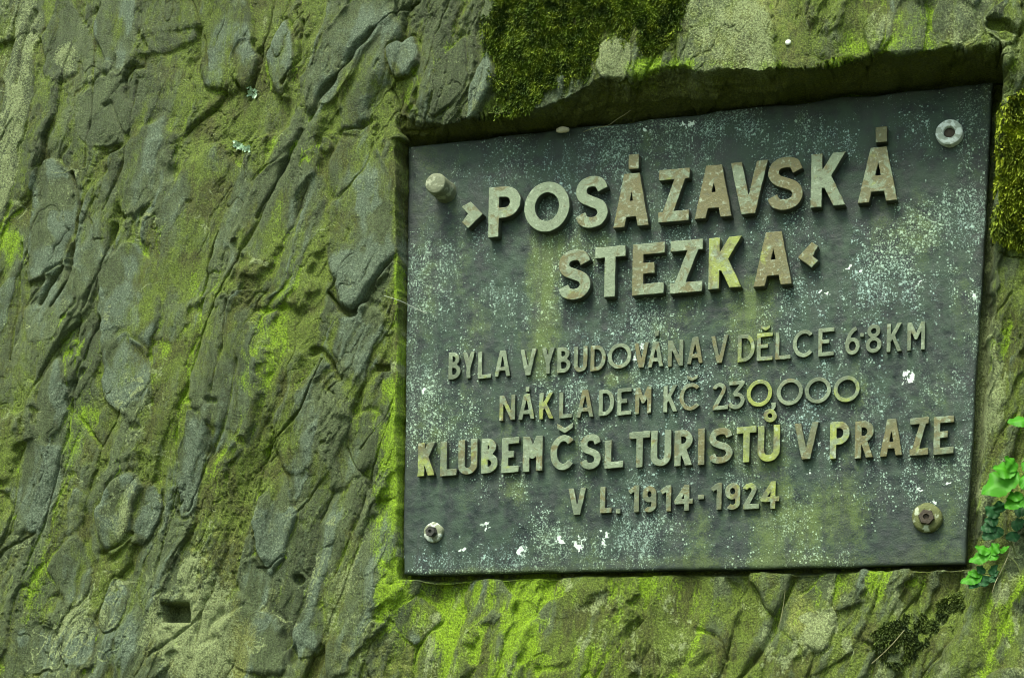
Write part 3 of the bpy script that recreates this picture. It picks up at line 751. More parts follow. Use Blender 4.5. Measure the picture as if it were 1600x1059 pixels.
# plate
nu, nv = 460, 380
uu, vv = np.meshgrid(np.linspace(0, 1, nu), np.linspace(0, 1, nv))
def bil(k): return (PQ[3, k] * (1 - uu) + PQ[2, k] * uu) * (1 - vv) + (PQ[0, k] * (1 - uu) + PQ[1, k] * uu) * vv
X, Z = bil(0), bil(1)
ed = np.minimum(np.minimum(uu, 1 - uu) * 910, np.minimum(vv, 1 - vv) * 720)
e_u = np.minimum(uu, 1 - uu); e_v = np.minimum(vv, 1 - vv)
wob = 1.6 * fbm(X / 60, Z / 60, 3, 2)
X = X + np.where(e_u < 0.004, wob, 0); Z = Z + np.where(e_v < 0.005, wob * (1 + 0.8 * (vv > .5)), 0)
Y = 0.9 * fbm(X / 14, Z / 14, 3, 1) + 1.6 * fbm(X / 130, Z / 130, 2, 0) + 2.2 * np.exp(-ed / 1.6)
ppx, ppy = to_px(X, Y, Z)
sp = 0.40 + 0.50 * fbm(X / 75, Z / 75, 4, 1) + .22 * fbm(X / 16, Z / 16, 3, 2) - .25 * sstep(.05, .4, fbm(X / 11, Z / 190, 3, 2))
for x, y, rx, ry, s_ in [(1010, 195, 110, 40, .28), (1080, 180, 80, 30, .25), (1460, 400, 90, 110, .3), (1300, 180, 60, 40, .12), (1480, 620, 50, 50, .25), (660, 520, 30, 130, .3), (1000, 540, 60, 40, .25), (840, 855, 140, 36, .2),
                       (960, 850, 90, 50, .22), (1330, 450, 80, 50, .25), (880, 180, 40, 40, .1), (1200, 210, 80, 30, .2), (1030, 600, 60, 25, .2), (730, 400, 60, 60, .2), (670, 700, 30, 60, .1), (1100, 830, 90, 40, .2), (1300, 700, 60, 60, .15), (820, 620, 100, 30, .1), (1520, 250, 30, 90, .2)]:
    sp += s_ * blob(ppx, ppy, x, y, rx, ry, 0, .8)
for x, y, rx, ry, s_ in [(1380, 300, 60, 40, .25), (660, 260, 40, 40, .3), (760, 300, 60, 60, .15), (1200, 860, 120, 40, .1), (1430, 860, 80, 40, .3), (700, 790, 60, 60, .15)]:
    sp -= s_ * blob(ppx, ppy, x, y, rx, ry, 0, .8)
gr = 0.26 + 0.42 * fbm(X / 60, Z / 150, 3, 3)
for x, y, rx, ry, s_ in [(850, 470, 28, 85, .55), (850, 560, 40, 50, .3), (1170, 480, 40, 90, .5), (960, 590, 26, 16, .7), (800, 770, 16, 24, .6), (1060, 480, 40, 70, .3), (1180, 700, 50, 30, .3), (900, 380, 70, 30, .35), (790, 895, 160, 8, .8), (1150, 880, 240, 12, .45),
                       (1240, 820, 140, 60, .22), (1440, 870, 60, 20, .35), (1310, 800, 60, 50, .3), (1210, 420, 16, 40, .4), (660, 560, 30, 200, .2), (700, 480, 50, 120, .2)]:
    gr += .85 * s_ * blob(ppx + 14 * fbm(X / 24, Z / 40, 3, 0), ppy, x, y, rx, ry, 0, .95)
wh = np.zeros_like(X)
for x, y, rx, ry, t in [(906, 848, 9, 18, 20), (757, 821, 7, 7, 0), (721, 857, 4, 8, -5), (815, 858, 8, 10, 10), (1290, 460, 8, 6, 30), (1296, 424, 5, 4, 0), (1325, 420, 6, 5, 0), (1345, 424, 9, 5, 20), (1521, 462, 11, 6, 0), (1003, 542, 12, 6, 20), (986, 560, 6, 6, 0),
                       (1000, 590, 7, 8, 0), (1478, 758, 8, 5, -30), (1440, 764, 4, 6, 0), (1455, 785, 10, 6, 0), (1436, 440, 5, 4, 0), (1075, 193, 18, 8, 10), (1010, 205, 10, 6, 0), (880, 845, 8, 12, 0), (945, 840, 10, 16, 0), (1418, 590, 10, 14, 0), (660, 610, 8, 8, 0),
                       (1268, 738, 3, 6, 30), (930, 205, 3, 3, 0), (1280, 690, 7, 7, 0), (1266, 320, 3, 3, 0), (1500, 760, 4, 3, 0)]:
    wh = np.maximum(wh, blob(ppx + 9 * fbm(X / 8, Z / 8, 2, 0), ppy + 9 * fbm(X / 6 + 4, Z / 6, 2, 1), x, y, rx * .72, ry * .72, t, .55))
wh = wh * (.5 + .5 * sstep(-.3, .3, fbm(X / 5, Y * 0 + Z / 5, 2, 3)))
edg = np.exp(-ed / 14) * 0.9 + np.exp(-np.hypot(ppx - 1448, ppy - 808) / 32) * .8 + .5 * np.exp(-np.hypot(ppx - 676, ppy - 830) / 26) + .35 * blob(ppx, ppy, 660, 300, 40, 90, 0, .8)
edg += .5 * sstep(.08, .4, fbm(X / 9 + 3, Z / 170, 4, 0)) + .35 * sstep(.1, .4, fbm(X / 60, Z / 50, 3, 3))
edg *= 0.55 + 0.6 * fbm(X / 30, Z / 30, 3, 2) + .3
PA = np.stack([np.clip(sp, 0, .80), np.clip(gr, 0, 1), np.clip(wh, 0, 1), np.clip(edg, 0, .9)], -1).reshape(-1, 4)
Vp = np.stack([X, Y, Z], -1)
ring = np.concatenate([np.arange(nu), np.arange(1, nv) * nu + nu - 1, (nv - 1) * nu + np.arange(nu - 2, -1, -1), np.arange(nv - 2, 0, -1) * nu])
Vf = Vp.reshape(-1, 3)
r1_ = Vf[ring].copy(); r1_[:, 1] = 7; r1_[:, 0] += .0
r2_ = Vf[ring].copy(); r2_[:, 1] = THICK
nb = len(Vf); nr_ = len(ring)
k = np.arange(nr_); k2 = (k + 1) % nr_
side1 = np.stack([ring[k2], ring[k], nb + k, nb + k2], -1); side2 = np.stack([nb + k2, nb + k, nb + nr_ + k, nb + nr_ + k2], -1)
Vall = np.concatenate([Vf, r1_, r2_])
Fq = np.concatenate([grid_faces(nv, nu), side1, side2])
pa = np.concatenate([PA, PA[ring], PA[ring]])
me = mesh_np("plate", local(Vall), Fq)
put_attr(me, "growth", pa)
plate = link("plate", me, M_PLATE, plaque)

# ------------------------------------------------------------------ letters: strokes -> distance field -> outline -> extruded mesh
def arc(cx, cy, rx, ry, a0, a1, n=26):
    t = np.radians(np.linspace(a0, a1, n))
    return [(cx + rx * math.cos(a), cy + ry * math.sin(a)) for a in t]
def glyph(ch, w, h, t):
    """strokes (list of centre lines, y up) for a letter in a box w x h with half stroke t; 'clip' cuts to the box"""
    hw = t * 1.12
    m = w / 2
    if ch == 'A':
        return [[(hw, -t), (m - .6 * t * .3, h + t)], [(w - hw, -t), (m + .6 * t * .3, h + t)], [(w * .22, h * .29), (w * .78, h * .29)]] + ([[(w * .3, h * .38), (w * .7, h * .38)]] if t > 8 else [])
    if ch == 'V':
        return [[(hw, h + t), (m - .2, -t)], [(w - hw, h + t), (m + .2, -t)]]
    if ch == 'P':
        r = h * .315
        return [[(t, -t), (t, h + t)], [(t, h - t), (w - r - .0, h - t)] + arc(w - r, h - r, r - t, r - t, 90, -90) + [(t, h - 2 * r + t)]]
    if ch == 'R':
        r = h * .29
        return [[(t, -t), (t, h + t)], [(t, h - t), (w - r - t * .3, h - t)] + arc(w - r - t * .3, h - r, r - t, r - t, 90, -90) + [(t, h - 2 * r + t)], [(w * .42, h - 2 * r + t), (w - hw, -t)]]
    if ch == 'B':
        r = h * .26; r2 = h * .285
        return [[(t, -t), (t, h + t)], [(t, h - t), (w - r - t * .6, h - t)] + arc(w - r - t * .6, h - r, r - t, r - t, 90, -90) + [(t, h - 2 * r + t)],
                [(t, 2 * r2 - t), (w - r2, 2 * r2 - t)] + arc(w - r2, r2, r2 - t, r2 - t, 90, -90) + [(t, t)]]
    if ch == 'D':
        rx = w * .62
        return [[(t, -t), (t, h + t)], [(t, h - t), (w - rx, h - t)] + arc(w - rx, h / 2, rx - t, h / 2 - t, 90, -90) + [(t, t)]]
    if ch in 'O0':
        return [arc(m, h / 2, m - t, h / 2 - t, 0, 360, 60)]
    if ch == 'C':
        return [arc(m * 1.02, h / 2, m * 1.02 - t, h / 2 - t, 42, 318, 48)]
    if ch == 'S':
        q = np.array([(.97, .78), (.82, .95), (.5, 1.0), (.17, .94), (.04, .77), (.16, .61), (.5, .51), (.85, .40), (.97, .22), (.82, .055), (.5, 0), (.16, .055), (.02, .21)])
        q = np.concatenate([[2 * q[0] - q[1]], q, [2 * q[-1] - q[-2]]])
        out_ = []
        for i in range(1, len(q) - 2):
            for f_ in np.linspace(0, 1, 5)[:-1]:
                p0_, p1_, p2_, p3_ = q[i - 1:i + 3]
                out_.append(.5 * (2 * p1_ + (p2_ - p0_) * f_ + (2 * p0_ - 5 * p1_ + 4 * p2_ - p3_) * f_ ** 2 + (3 * p1_ - p0_ - 3 * p2_ + p3_) * f_ ** 3))
        out_.append(q[-2])
        return [[(t + (w - 2 * t) * x_, t + (h - 2 * t) * y_) for x_, y_ in out_]]
    if ch == 'Z':
        return [[(-t, h - t), (w + t, h - t)], [(-t, t), (w + t, t)], [(w - hw * 1.25, h - t * .6), (hw * 1.25, t * .6)]]
    if ch == 'K':
        return [[(t, -t), (t, h + t)], [(t * 1.4, h * .40), (w - hw * 1.15, h + t)], [(w * .36, h * .58), (w - hw * 1.15, -t)]]
    if ch == 'T':
        return [[(-t, h - t), (w + t, h - t)], [(m, -t), (m, h)]]
    if ch == 'E':
        return [[(t, -t), (t, h + t)], [(t, h - t), (w + t, h - t)], [(t, t), (w + t, t)], [(t, h * .52), (w * .70, h * .52)]]
    if ch == 'L':
        return [[(t, -t), (t, h + t)], [(t, t), (w + t, t)]]
    if ch == 'I':
        return [[(m, -t), (m, h + t)]]
    if ch == 'Y':
        return [[(m, -t), (m, h * .46)], [(m, h * .40), (hw, h + t)], [(m, h * .40), (w - hw, h + t)]]
    if ch == 'U':
        r = m - t
        return [[(t, h + t), (t, m)] + arc(m, m, r, r, 180, 360) + [(w - t, m), (w - t, h + t)]]
    if ch == 'N':
        return [[(t, -t), (t, h + t)], [(w - t, -t), (w - t, h + t)], [(t * 1.0, h), (w - t * 1.0, 0)]]
    if ch == 'M':
        return [[(t, -t), (t, h + t)], [(w - t, -t), (w - t, h + t)], [(t * 1.1, h - t * .4), (m, h * .45), (w - t * 1.1, h - t * .4)]]
    if ch == '1':
        return [[(w - t, -t), (w - t, h + t)], [(t * .6, h * .74), (w - t, h - t * .7)]]
    if ch == '2':
        r = w * .48
        return [arc(m, h - r, r - t, r - t, 170, -35, 26) + [(t * 1.1, t * .8)], [(t * .4, t), (w + t, t)]]
    if ch == '3':
        return [[(-t, h - t), (w - t * .8, h - t), (w * .40, h * .58)], arc(w * .46, h * .30, w * .54 - t, h * .30 - t, 112, -165, 30)]
    if ch == '4':
        return [[(w * .78, -t), (w * .78, h + t)], [(w * .80, h - t * .4), (t * 1.0, h * .36), (w + t, h * .36)]]
    if ch == '6':
        r = h * .30
        return [arc(m, r, m - t, r - t, 0, 360, 40), arc(w * .98, h * .34, w * .98 - t, h * .66 - t, 180, 105, 24)]
    if ch == '8':
        return [arc(m, h * .285, m - t, h * .285 - t, 0, 360, 40), arc(m, h * .77, m * .84 - t, h * .235 - t * .9, 0, 360, 40)]
    if ch == '9':
        r = h * .31
        return [arc(m, h - r, m - t, r - t, 0, 360, 40), [(w - t, h - r), (w - t, h * .30)] + arc(m, h * .26, m - t, h * .26 - t, 0, -140, 22)]
    raise ValueError(ch)

def seg_field(GXl, GYl, line, t):
    pts = np.array(line, float)
    closed = np.hypot(*(pts[0] - pts[-1])) < 1e-6
    seg = np.hypot(*(pts[1:] - pts[:-1]).T)
    cum = np.concatenate([[0], np.cumsum(seg)]); tot = cum[-1]
    best = np.full(GXl.shape, 1e9)
    d0 = (pts[1] - pts[0]) / (seg[0] + 1e-9); d1_ = (pts[-1] - pts[-2]) / (seg[-1] + 1e-9)
    for i in range(len(seg)):
        if seg[i] < 1e-9: continue
        v = pts[i + 1] - pts[i]
        q = np.clip(((GXl - pts[i, 0]) * v[0] + (GYl - pts[i, 1]) * v[1]) / (v @ v), 0, 1)
        d = np.hypot(GXl - pts[i, 0] - q * v[0], GYl - pts[i, 1] - q * v[1]) - t
        if not closed:
            if cum[i] < 2.2 * t: d = np.maximum(d, -((GXl - pts[0, 0]) * d0[0] + (GYl - pts[0, 1]) * d0[1]))
            if tot - cum[i + 1] < 2.2 * t: d = np.maximum(d, (GXl - pts[-1, 0]) * d1_[0] + (GYl - pts[-1, 1]) * d1_[1])
        best = np.minimum(best, d)
    return best
def contours(f, x0, y0, st):
    """marching squares on f<0, linear crossings, closed loops"""
    ny_, nx_ = f.shape
    ins = f < 0
    segs = {}
    def cross(ia, ja, ib, jb):
        a, b = f[ja, ia], f[jb, ib]
        q = a / (a - b)
        return (x0 + st * (ia + q * (ib - ia)), y0 + st * (ja + q * (jb - ja)))
    code = ins[:-1, :-1] * 1 + ins[:-1, 1:] * 2 + ins[1:, 1:] * 4 + ins[1:, :-1] * 8
    js, is_ = np.nonzero((code > 0) & (code < 15))
    E = {1: [(3, 0)], 2: [(0, 1)], 3: [(3, 1)], 4: [(1, 2)], 5: [(3, 2), (1, 0)], 6: [(0, 2)], 7: [(3, 2)], 8: [(2, 3)], 9: [(2, 0)], 10: [(0, 3), (2, 1)], 11: [(2, 1)], 12: [(1, 3)], 13: [(1, 0)], 14: [(0, 3)]}
    pos = {}
    nxt = {}
    for j, i in zip(js, is_):
        keys = [('h', i, j), ('v', i + 1, j), ('h', i, j + 1), ('v', i, j)]
        ends = [(i, j, i + 1, j), (i + 1, j, i + 1, j + 1), (i, j + 1, i + 1, j + 1), (i, j, i, j + 1)]
        for a, b in E[int(code[j, i])]:
            for e in (a, b):
                if keys[e] not in pos: pos[keys[e]] = cross(*ends[e])
            nxt[keys[a]] = keys[b]
    loops = []
    while nxt:
        s0, cur = next(iter(nxt.items()))
        lp = [s0]; del nxt[s0]
        while cur != s0 and cur in nxt:
            lp.append(cur); cur = nxt.pop(cur)
        P = [pos[q] for q in lp]
        if len(P) > 6: loops.append(P)
    return loops
def thin(P, tol):
    """Douglas-Peucker on a closed loop"""
    P = np.array(P); n = len(P)
    a = 0; b = int(np.argmax(np.hypot(*(P - P[0]).T)))
    def dp(i, j):
        if j - i < 2: return []
        s, e = P[i], P[j % n]
        v = e - s; L = np.hypot(*v) + 1e-9
        d = np.abs((P[i + 1:j, 0] - s[0]) * v[1] - (P[i + 1:j, 1] - s[1]) * v[0]) / L
        k = int(np.argmax(d))
        if d[k] < tol: return []
        k += i + 1
        return dp(i, k) + [k] + dp(k, j)
    idx = [a] + dp(a, b) + [b] + dp(b, n)
    return P[idx]
deps = None
def raised(name, fields, box, relief, bevel, parent, mat, tint, lime, origin_px):
    """fields: function (pixel x, pixel y) -> signed distance in pixels. Builds the raised piece on the plate."""
    x0, y0, x1, y1 = box
    st = 0.55
    gx_, gy_ = np.meshgrid(np.arange(x0, x1, st), np.arange(y0, y1, st))
    f = fields(gx_, gy_) + 0.45 * fbm(gx_ / 7, gy_ / 7, 2, 1) + 1e-5
    cu = bpy.data.curves.new(name, 'CURVE'); cu.dimensions = '2D'; cu.fill_mode = 'BOTH'
    cu.extrude = relief * S / 2 - bevel * S; cu.bevel_depth = bevel * S; cu.bevel_resolution = 2; cu.offset = -bevel * S
    ox, oz = on_wall(*origin_px, y=-relief)
    for lp in contours(f, x0, y0, st):
        P = thin(lp, 0.16)
        X_, Z_ = on_wall(P[:, 0], P[:, 1], y=-relief)
        sp_ = cu.splines.new('POLY'); sp_.points.add(len(P) - 1); sp_.use_cyclic_u = True
        co = np.zeros((len(P), 4)); co[:, 0] = (X_ - ox) * S; co[:, 1] = (Z_ - oz) * S; co[:, 3] = 1
        sp_.points.foreach_set("co", co.ravel())
    tmp = bpy.data.objects.new("tmp", cu); COL.objects.link(tmp)
    dg = bpy.context.evaluated_depsgraph_get(); dg.update()
    me = bpy.data.meshes.new_from_object(tmp.evaluated_get(dg))
    bpy.data.objects.remove(tmp); bpy.data.curves.remove(cu)
    me.transform(Matrix(((1, 0, 0, 0), (0, 0, -1, 0), (0, 1, 0, 0), (0, 0, 0, 1))))
    me.name = name
    me.materials.clear(); me.materials.append(mat)
    o = bpy.data.objects.new(name, me); COL.objects.link(o)
    o.parent = parent
    o.location = local((float(ox), -relief / 2 + 0.5, float(oz)))
    o["tint"] = tint; o["lime"] = lime; o["grime"] = .22 if relief > 12 else (.62 if relief > 9 else .88)
    return o
def letter(ch, xl, xr, yt, yb, t, relief, tint=.5, lime=0., acc=None, slope=-0.09, bevel=1.0):
    """ch at pixels; yt/yb are the cap line and base line at the middle of the letter"""
    w, h = xr - xl, yb - yt
    xm = (xl + xr) / 2
    gl = glyph(ch, w, h, t)
    def loc(X_, Y_):
        gy = yb + slope * (X_ - xm) - Y_
        gx = X_ - xl - 0.02 * (gy - h * .0)
        return gx, gy
    def fld(X_, Y_):
        gx, gy = loc(X_, Y_)
        d = np.full(gx.shape, 1e9)
        for ln in gl: d = np.minimum(d, seg_field(gx, gy, ln, t))
        d = np.maximum(d, np.maximum(-gy, gy - h))
        if ch in 'TELZ3': d = np.maximum(d, np.maximum(-gx, gx - w))
        if acc: d = np.minimum(d, acc(X_, Y_))
        return d
    up = 40 if acc else 6
    nm = "digit" if ch in '0123456789' else "letter"
    return raised(nm, fld, (xl - 6, yt - up - 4, xr + 8, yb + 8), relief, bevel, plaque, M_LET, tint, lime, (xm, (yt + yb) / 2))
def boxacc(x0, x1, y0, y1, sk=0.0):
    return lambda X_, Y_: np.maximum(np.abs(X_ - (x0 + x1) / 2 + sk * (Y_ - (y0 + y1) / 2)) - (x1 - x0) / 2, np.abs(Y_ - (y0 + y1) / 2 + .09 * (X_ - (x0 + x1) / 2)) - (y1 - y0) / 2)
def caron(x0, x1, y0, y1, t):
    def f(X_, Y_):
        xm = (x0 + x1) / 2
        sl_ = (y1 - y0 - t) / ((x1 - x0) / 2)
        return np.maximum(np.maximum(np.abs(Y_ - (y1 - t / 2 - np.abs(X_ - xm) * sl_) + .08 * (X_ - xm)) - t * .62, np.abs(X_ - xm) - (x1 - x0) / 2), y0 - 3 - Y_)
    return f
def ringacc(cx, cy, ro, ri):
    return lambda X_, Y_: np.maximum(np.hypot(X_ - cx, Y_ - cy) - ro, ri - np.hypot(X_ - cx, Y_ - cy))
def polyfield(pts):
    def f(X_, Y_):
        ins = np.zeros(X_.shape, bool); n = len(pts)
        for i in range(n):
            ax, ay = pts[i]; bx_, by_ = pts[(i + 1) % n]
            if ay == by_: continue
            ins ^= ((ay > Y_) != (by_ > Y_)) & (X_ < (bx_ - ax) * (Y_ - ay) / (by_ - ay) + ax)
        d = polydist(X_, Y_, list(pts) + [pts[0]])
        return np.where(ins, -d, d)
    return f
R1, R3, R5, R6 = 17.0, 7.0, 10.0, 7.5
# first and second line
for a in [('P', 762, 812, 291, 369, 8.3, .75), ('O', 818, 889, 284, 362, 8.4, 1.0), ('S', 897, 950, 275, 356, 8.4, .7)]:
    letter(*a[:6], R1, a[6])
letter('A', 955, 1016, 271, 354, 8.8, R1, .3, acc=boxacc(982, 998, 241, 264))
letter('Z', 1028, 1076, 264, 346, 8.2, R1, .5)
letter('A', 1082, 1146, 258, 340, 8.8, R1, .12)
letter('V', 1137, 1201, 252, 334, 8.6, R1, .5)
letter('S', 1197, 1255, 245, 328, 8.4, R1, .2)
letter('K', 1266, 1327, 239, 322, 8.8, R1, .65)
letter('A', 1337, 1405, 230, 315, 8.8, R1, .4, acc=boxacc(1368, 1386, 198, 222))
for a in [('S', 870, 923, 390, 468, 8.4, .5, 0), ('T', 928, 976, 385, 464, 8.6, .85, 0), ('E', 987, 1037, 380, 460, 8.6, .45, 0), ('Z', 1046, 1097, 375, 457, 8.2, .55, 0),
          ('K', 1106, 1164, 370, 450, 8.6, .5, .5), ('A', 1174, 1240, 362, 446, 8.8, .12, .1)]:
    letter(*a[:6], R1, a[6], a[7])
raised("guillemet", polyfield([(735, 315), (754, 334), (731, 357), (721, 347), (731, 334), (721, 323)]), (714, 308, 762, 364), R1, 1.0, plaque, M_LET, .5, 0., (737, 336))
raised("guillemet", polyfield([(1246, 402), (1268, 378), (1278, 384), (1270, 400), (1279, 407), (1268, 418)]), (1238, 370, 1286, 426), R1, 1.0, plaque, M_LET, .3, 0., (1262, 398))
# third line
for ch, xl, xr, yt, yb, tn, lm in [('B', 700, 719, 550, 592, .8, .1), ('Y', 721, 742, 550, 591, .8, .1), ('L', 746, 767, 549, 591, .8, .1), ('A', 771, 798, 547, 588, .8, .1), ('V', 811, 838, 545, 586, .8, 0), ('Y', 844, 867, 543, 584, .7, .1),
                               ('B', 870, 891, 542, 582, .8, 0), ('U', 896, 917, 541, 581, .5, 0), ('D', 922, 946, 539, 579, .5, .1), ('O', 949, 986, 536, 576, .8, 0), ('V', 989, 1014, 535, 574, .4, 0),
                               ('N', 1043, 1067, 531, 572, .6, 0), ('A', 1072, 1099, 526, 568, .2, 0), ('V', 1109, 1138, 524, 567, .4, 0), ('D', 1152, 1179, 522, 565, .6, .5), ('L', 1211, 1235, 518, 561, .5, 0),
                               ('C', 1238, 1273, 515, 558, .8, 0), ('E', 1278, 1303, 512, 556, .8, 0), ('6', 1320, 1343, 509, 554, .8, 0), ('8', 1352, 1377, 507, 551, .8, 0), ('K', 1385, 1411, 505, 549, .8, 0), ('M', 1417, 1445, 503, 547, .7, 0)]:
    letter(ch, xl, xr, yt, yb, 3.15, R3, tn, lm, bevel=.7)
letter('A', 1011, 1037, 534, 573, 3.15, R3, .6, 0, acc=boxacc(1023, 1029, 517, 525), bevel=.7)
letter('E', 1182, 1207, 520, 563, 3.15, R3, .6, .35, acc=caron(1189, 1204, 508, 516, 4), bevel=.7)
raised("full_stop", lambda X_, Y_: np.maximum(np.abs(X_ - 1347) - 3.2, np.abs(Y_ - 523) - 3.2), (1340, 516, 1354, 530), R3, .7, plaque, M_LET, .8, 0., (1347, 523))
# fourth line
for ch, xl, xr, yt, yb, tn, lm in [('N', 779.7, 804.2, 616.6, 656.3, .45, .3), ('K', 842, 866, 613, 654, .7, .3), ('L', 873, 893, 612, 653, .7, 0), ('A', 899, 928, 609, 652, .4, 0), ('D', 935, 959, 608, 649, .8, 0), ('E', 964, 986, 606, 648, .8, 0),
                               ('M', 992, 1017, 604, 646, .3, 0), ('K', 1036, 1060, 602, 643, .8, 0), ('2', 1112, 1134, 598, 640, .6, 0), ('3', 1138, 1163, 595, 639, .6, .1),
                               ('0', 1166, 1206, 593, 635, .5, .7), ('0', 1213, 1254, 591, 633, .7, 0), ('0', 1257, 1298, 589, 630, .7, 0), ('0', 1302, 1343, 587, 628, .7, .25)]:
    letter(ch, xl, xr, yt, yb, 3.15, R3, tn, lm, bevel=.7)
letter('A', 808, 836, 615, 655, 3.15, R3, .6, .2, acc=boxacc(821, 827, 604, 612), bevel=.7)
letter('C', 1061, 1096, 598, 641, 3.15, R3, .6, 0, acc=caron(1073, 1090, 586, 595, 4.5), bevel=.7)
raised("comma", polyfield([(1205, 629), (1212, 628), (1212, 635), (1207, 643), (1203, 642), (1206, 636)]), (1198, 622, 1218, 650), R3, .7, plaque, M_LET, .6, 0., (1208, 635))
# fifth line
for ch, xl, xr, yt, yb, tn, lm in [('K', 652, 682, 691, 743, .4, .35), ('L', 687, 713, 689, 743, .4, .2), ('U', 715, 745, 686, 741, .45, .1), ('B', 751, 777, 684, 739, .75, .15), ('E', 783, 810, 683, 738, .7, .2), ('M', 816, 847, 681, 736, .55, 0),
                               ('S', 905, 939, 678, 733, .7, 0), ('L', 944, 973, 687, 731, .7, 0), ('T', 982, 1015, 674, 730, .5, 0), ('U', 1016, 1048, 672, 728, .7, 0), ('R', 1053, 1083, 671, 727, .5, 0), ('I', 1090, 1100, 669, 726, .15, 0),
                               ('S', 1106, 1145, 668, 724, .5, 0), ('T', 1150, 1181, 666, 722, .45, .7), ('V', 1238, 1280, 660, 717, .35, 0), ('P', 1296, 1327, 658, 716, .55, .45), ('R', 1335, 1366, 657, 715, .45, .1),
                               ('A', 1373, 1411, 654, 712, .25, .1), ('Z', 1421, 1450, 652, 711, .3, 0), ('E', 1458, 1490, 650, 709, .55, 0)]:
    letter(ch, xl, xr, yt, yb, 5.2, R5, tn, lm, bevel=.8)
letter('C', 859, 899, 679, 734, 5.2, R5, .75, 0, acc=caron(870, 895, 661, 676, 6.5), bevel=.8)
letter('U', 1183, 1218, 664, 721, 5.2, R5, .4, .45, acc=ringacc(1203, 649, 10.5, 3.4), bevel=.8)
# sixth line
for ch, xl, xr, yt, yb, tn, lm in [('V', 886, 916, 762, 804, .7, 0), ('L', 937, 955, 760, 801, .4, 0), ('1', 980, 998, 758, 800, .5, 0), ('9', 1003, 1025, 759, 800, .45, 0), ('1', 1030, 1048, 758, 799, .45, 0), ('4', 1052, 1078, 757, 798, .5, 0),
                               ('1', 1109, 1127, 754, 796, .3, 0), ('9', 1132, 1156, 754, 796, .5, .3), ('2', 1159, 1182, 754, 795, .6, .3), ('4', 1187, 1213, 752, 795, .4, .5)]:
    letter(ch, xl, xr, yt, yb, 4.0, R6, tn, lm, slope=-.06, bevel=.7)
for x, y, n_s in ((965.5, 798, "full_stop"), (1095, 776, "dash")):
    raised(n_s, (lambda cx, cy: lambda X_, Y_: np.maximum(np.abs(X_ - cx) - (3.4 if cx < 1000 else 5), np.abs(Y_ - cy + .06 * (X_ - cx)) - 3.6))(x, y), (x - 10, y - 10, x + 10, y + 10), R6, .7, plaque, M_LET, .7, 0., (x, y))

# ------------------------------------------------------------------ fixings
def lathe(prof, seg=40, wob=0.0, sd=0):
    """profile (r, y) from the back to the front, y negative towards the viewer; units"""
    V = []; n = len(prof)
    for i in range(seg):
        a = 2 * math.pi * i / seg
        for r, y in prof:
            k = 1 + wob * float(fbm(np.array([math.cos(a) * 1.7 + sd]), np.array([math.sin(a) * 1.7 + r * .1]), 2, 1)[0])
            V.append((r * k * math.cos(a), y, r * k * math.sin(a)))
    Fc = []
    for i in range(seg):
        j = (i + 1) % seg
        for k in range(n - 1): Fc.append((i * n + k, i * n + k + 1, j * n + k + 1, j * n + k))
    return np.array(V), np.array(Fc)
def fix_mat(name, c_lo, c_hi, lich, amt):
    T = NT(name)
    p = T.geo()
    a = T.noise(120, 4, .6, p); b = T.noise(420, 3, .6, p); c = T.noise(60, 3, .5, p)
    col = T.mix(a, c_lo, c_hi)
    col = T.mix(T.ramp(c, .62 - amt, .70 - amt), col, lich)
    col = T.mix(T.ramp(b, .6, .7, 0, .6), col, (0.03, 0.032, 0.028))
    T.col(col); T.rough(.75); T.nrm(T.bump(T.math('ADD', a, b), .6, .002))
    return T.m
M_WHITE = fix_mat("lichened_washer", (0.10, 0.12, 0.08), (0.22, 0.25, 0.16), (0.50, 0.56, 0.52), .16)
M_PALEW = fix_mat("pale_washer", (0.22, 0.27, 0.24), (0.38, 0.44, 0.40), (0.58, 0.66, 0.66), .18)
M_MOSSW = fix_mat("mossy_washer", (0.050, 0.062, 0.016), (0.120, 0.138, 0.045), (0.33, 0.38, 0.28), .07)
M_RUST = fix_mat("rusty_bolt", (0.020, 0.016, 0.011), (0.052, 0.038, 0.025), (0.08, 0.06, 0.04), -.05)
M_BLACK = fix_mat("dark_bolt", (0.012, 0.014, 0.014), (0.045, 0.045, 0.04), (0.08, 0.08, 0.07), -.05)
M_STUD = fix_mat("grey_stud", (0.085, 0.100, 0.060), (0.17, 0.195, 0.125), (0.27, 0.30, 0.215), .06)
def place(name, V, Fc, at_px, front, mat, parent):
    ox, oz = on_wall(*at_px, y=-front)
    o = link(name, mesh_np(name, np.asarray(V) * S, Fc, smooth=True), mat, parent)
    try: o.data.set_sharp_from_angle(angle=math.radians(40))
    except Exception: pass
    return o, (float(ox), 0.0, float(oz))
def fixing(at_px, front):
    e = bpy.data.objects.new("fixing_bolt", None); COL.objects.link(e); e.parent = plaque
    ox, oz = on_wall(*at_px, y=-front)
    e.location = local((float(ox), 0.0, float(oz))); e.empty_display_size = .03
    return e
# top left: long smooth stud
prof = [(19.5, 3), (19, -2), (18.2, -6), (18, -44), (17.4, -46.2), (16, -47.2), (9, -47.6), (3, -47.4), (0.01, -47.4)]
Vv, Fc = lathe(prof, 48, .03, 1)
st_e = fixing((680, 286), 47)
o, _ = place("stud", Vv, Fc, (680, 286), 47, M_STUD, st_e)
st_e["label"] = "long plain grey stud"
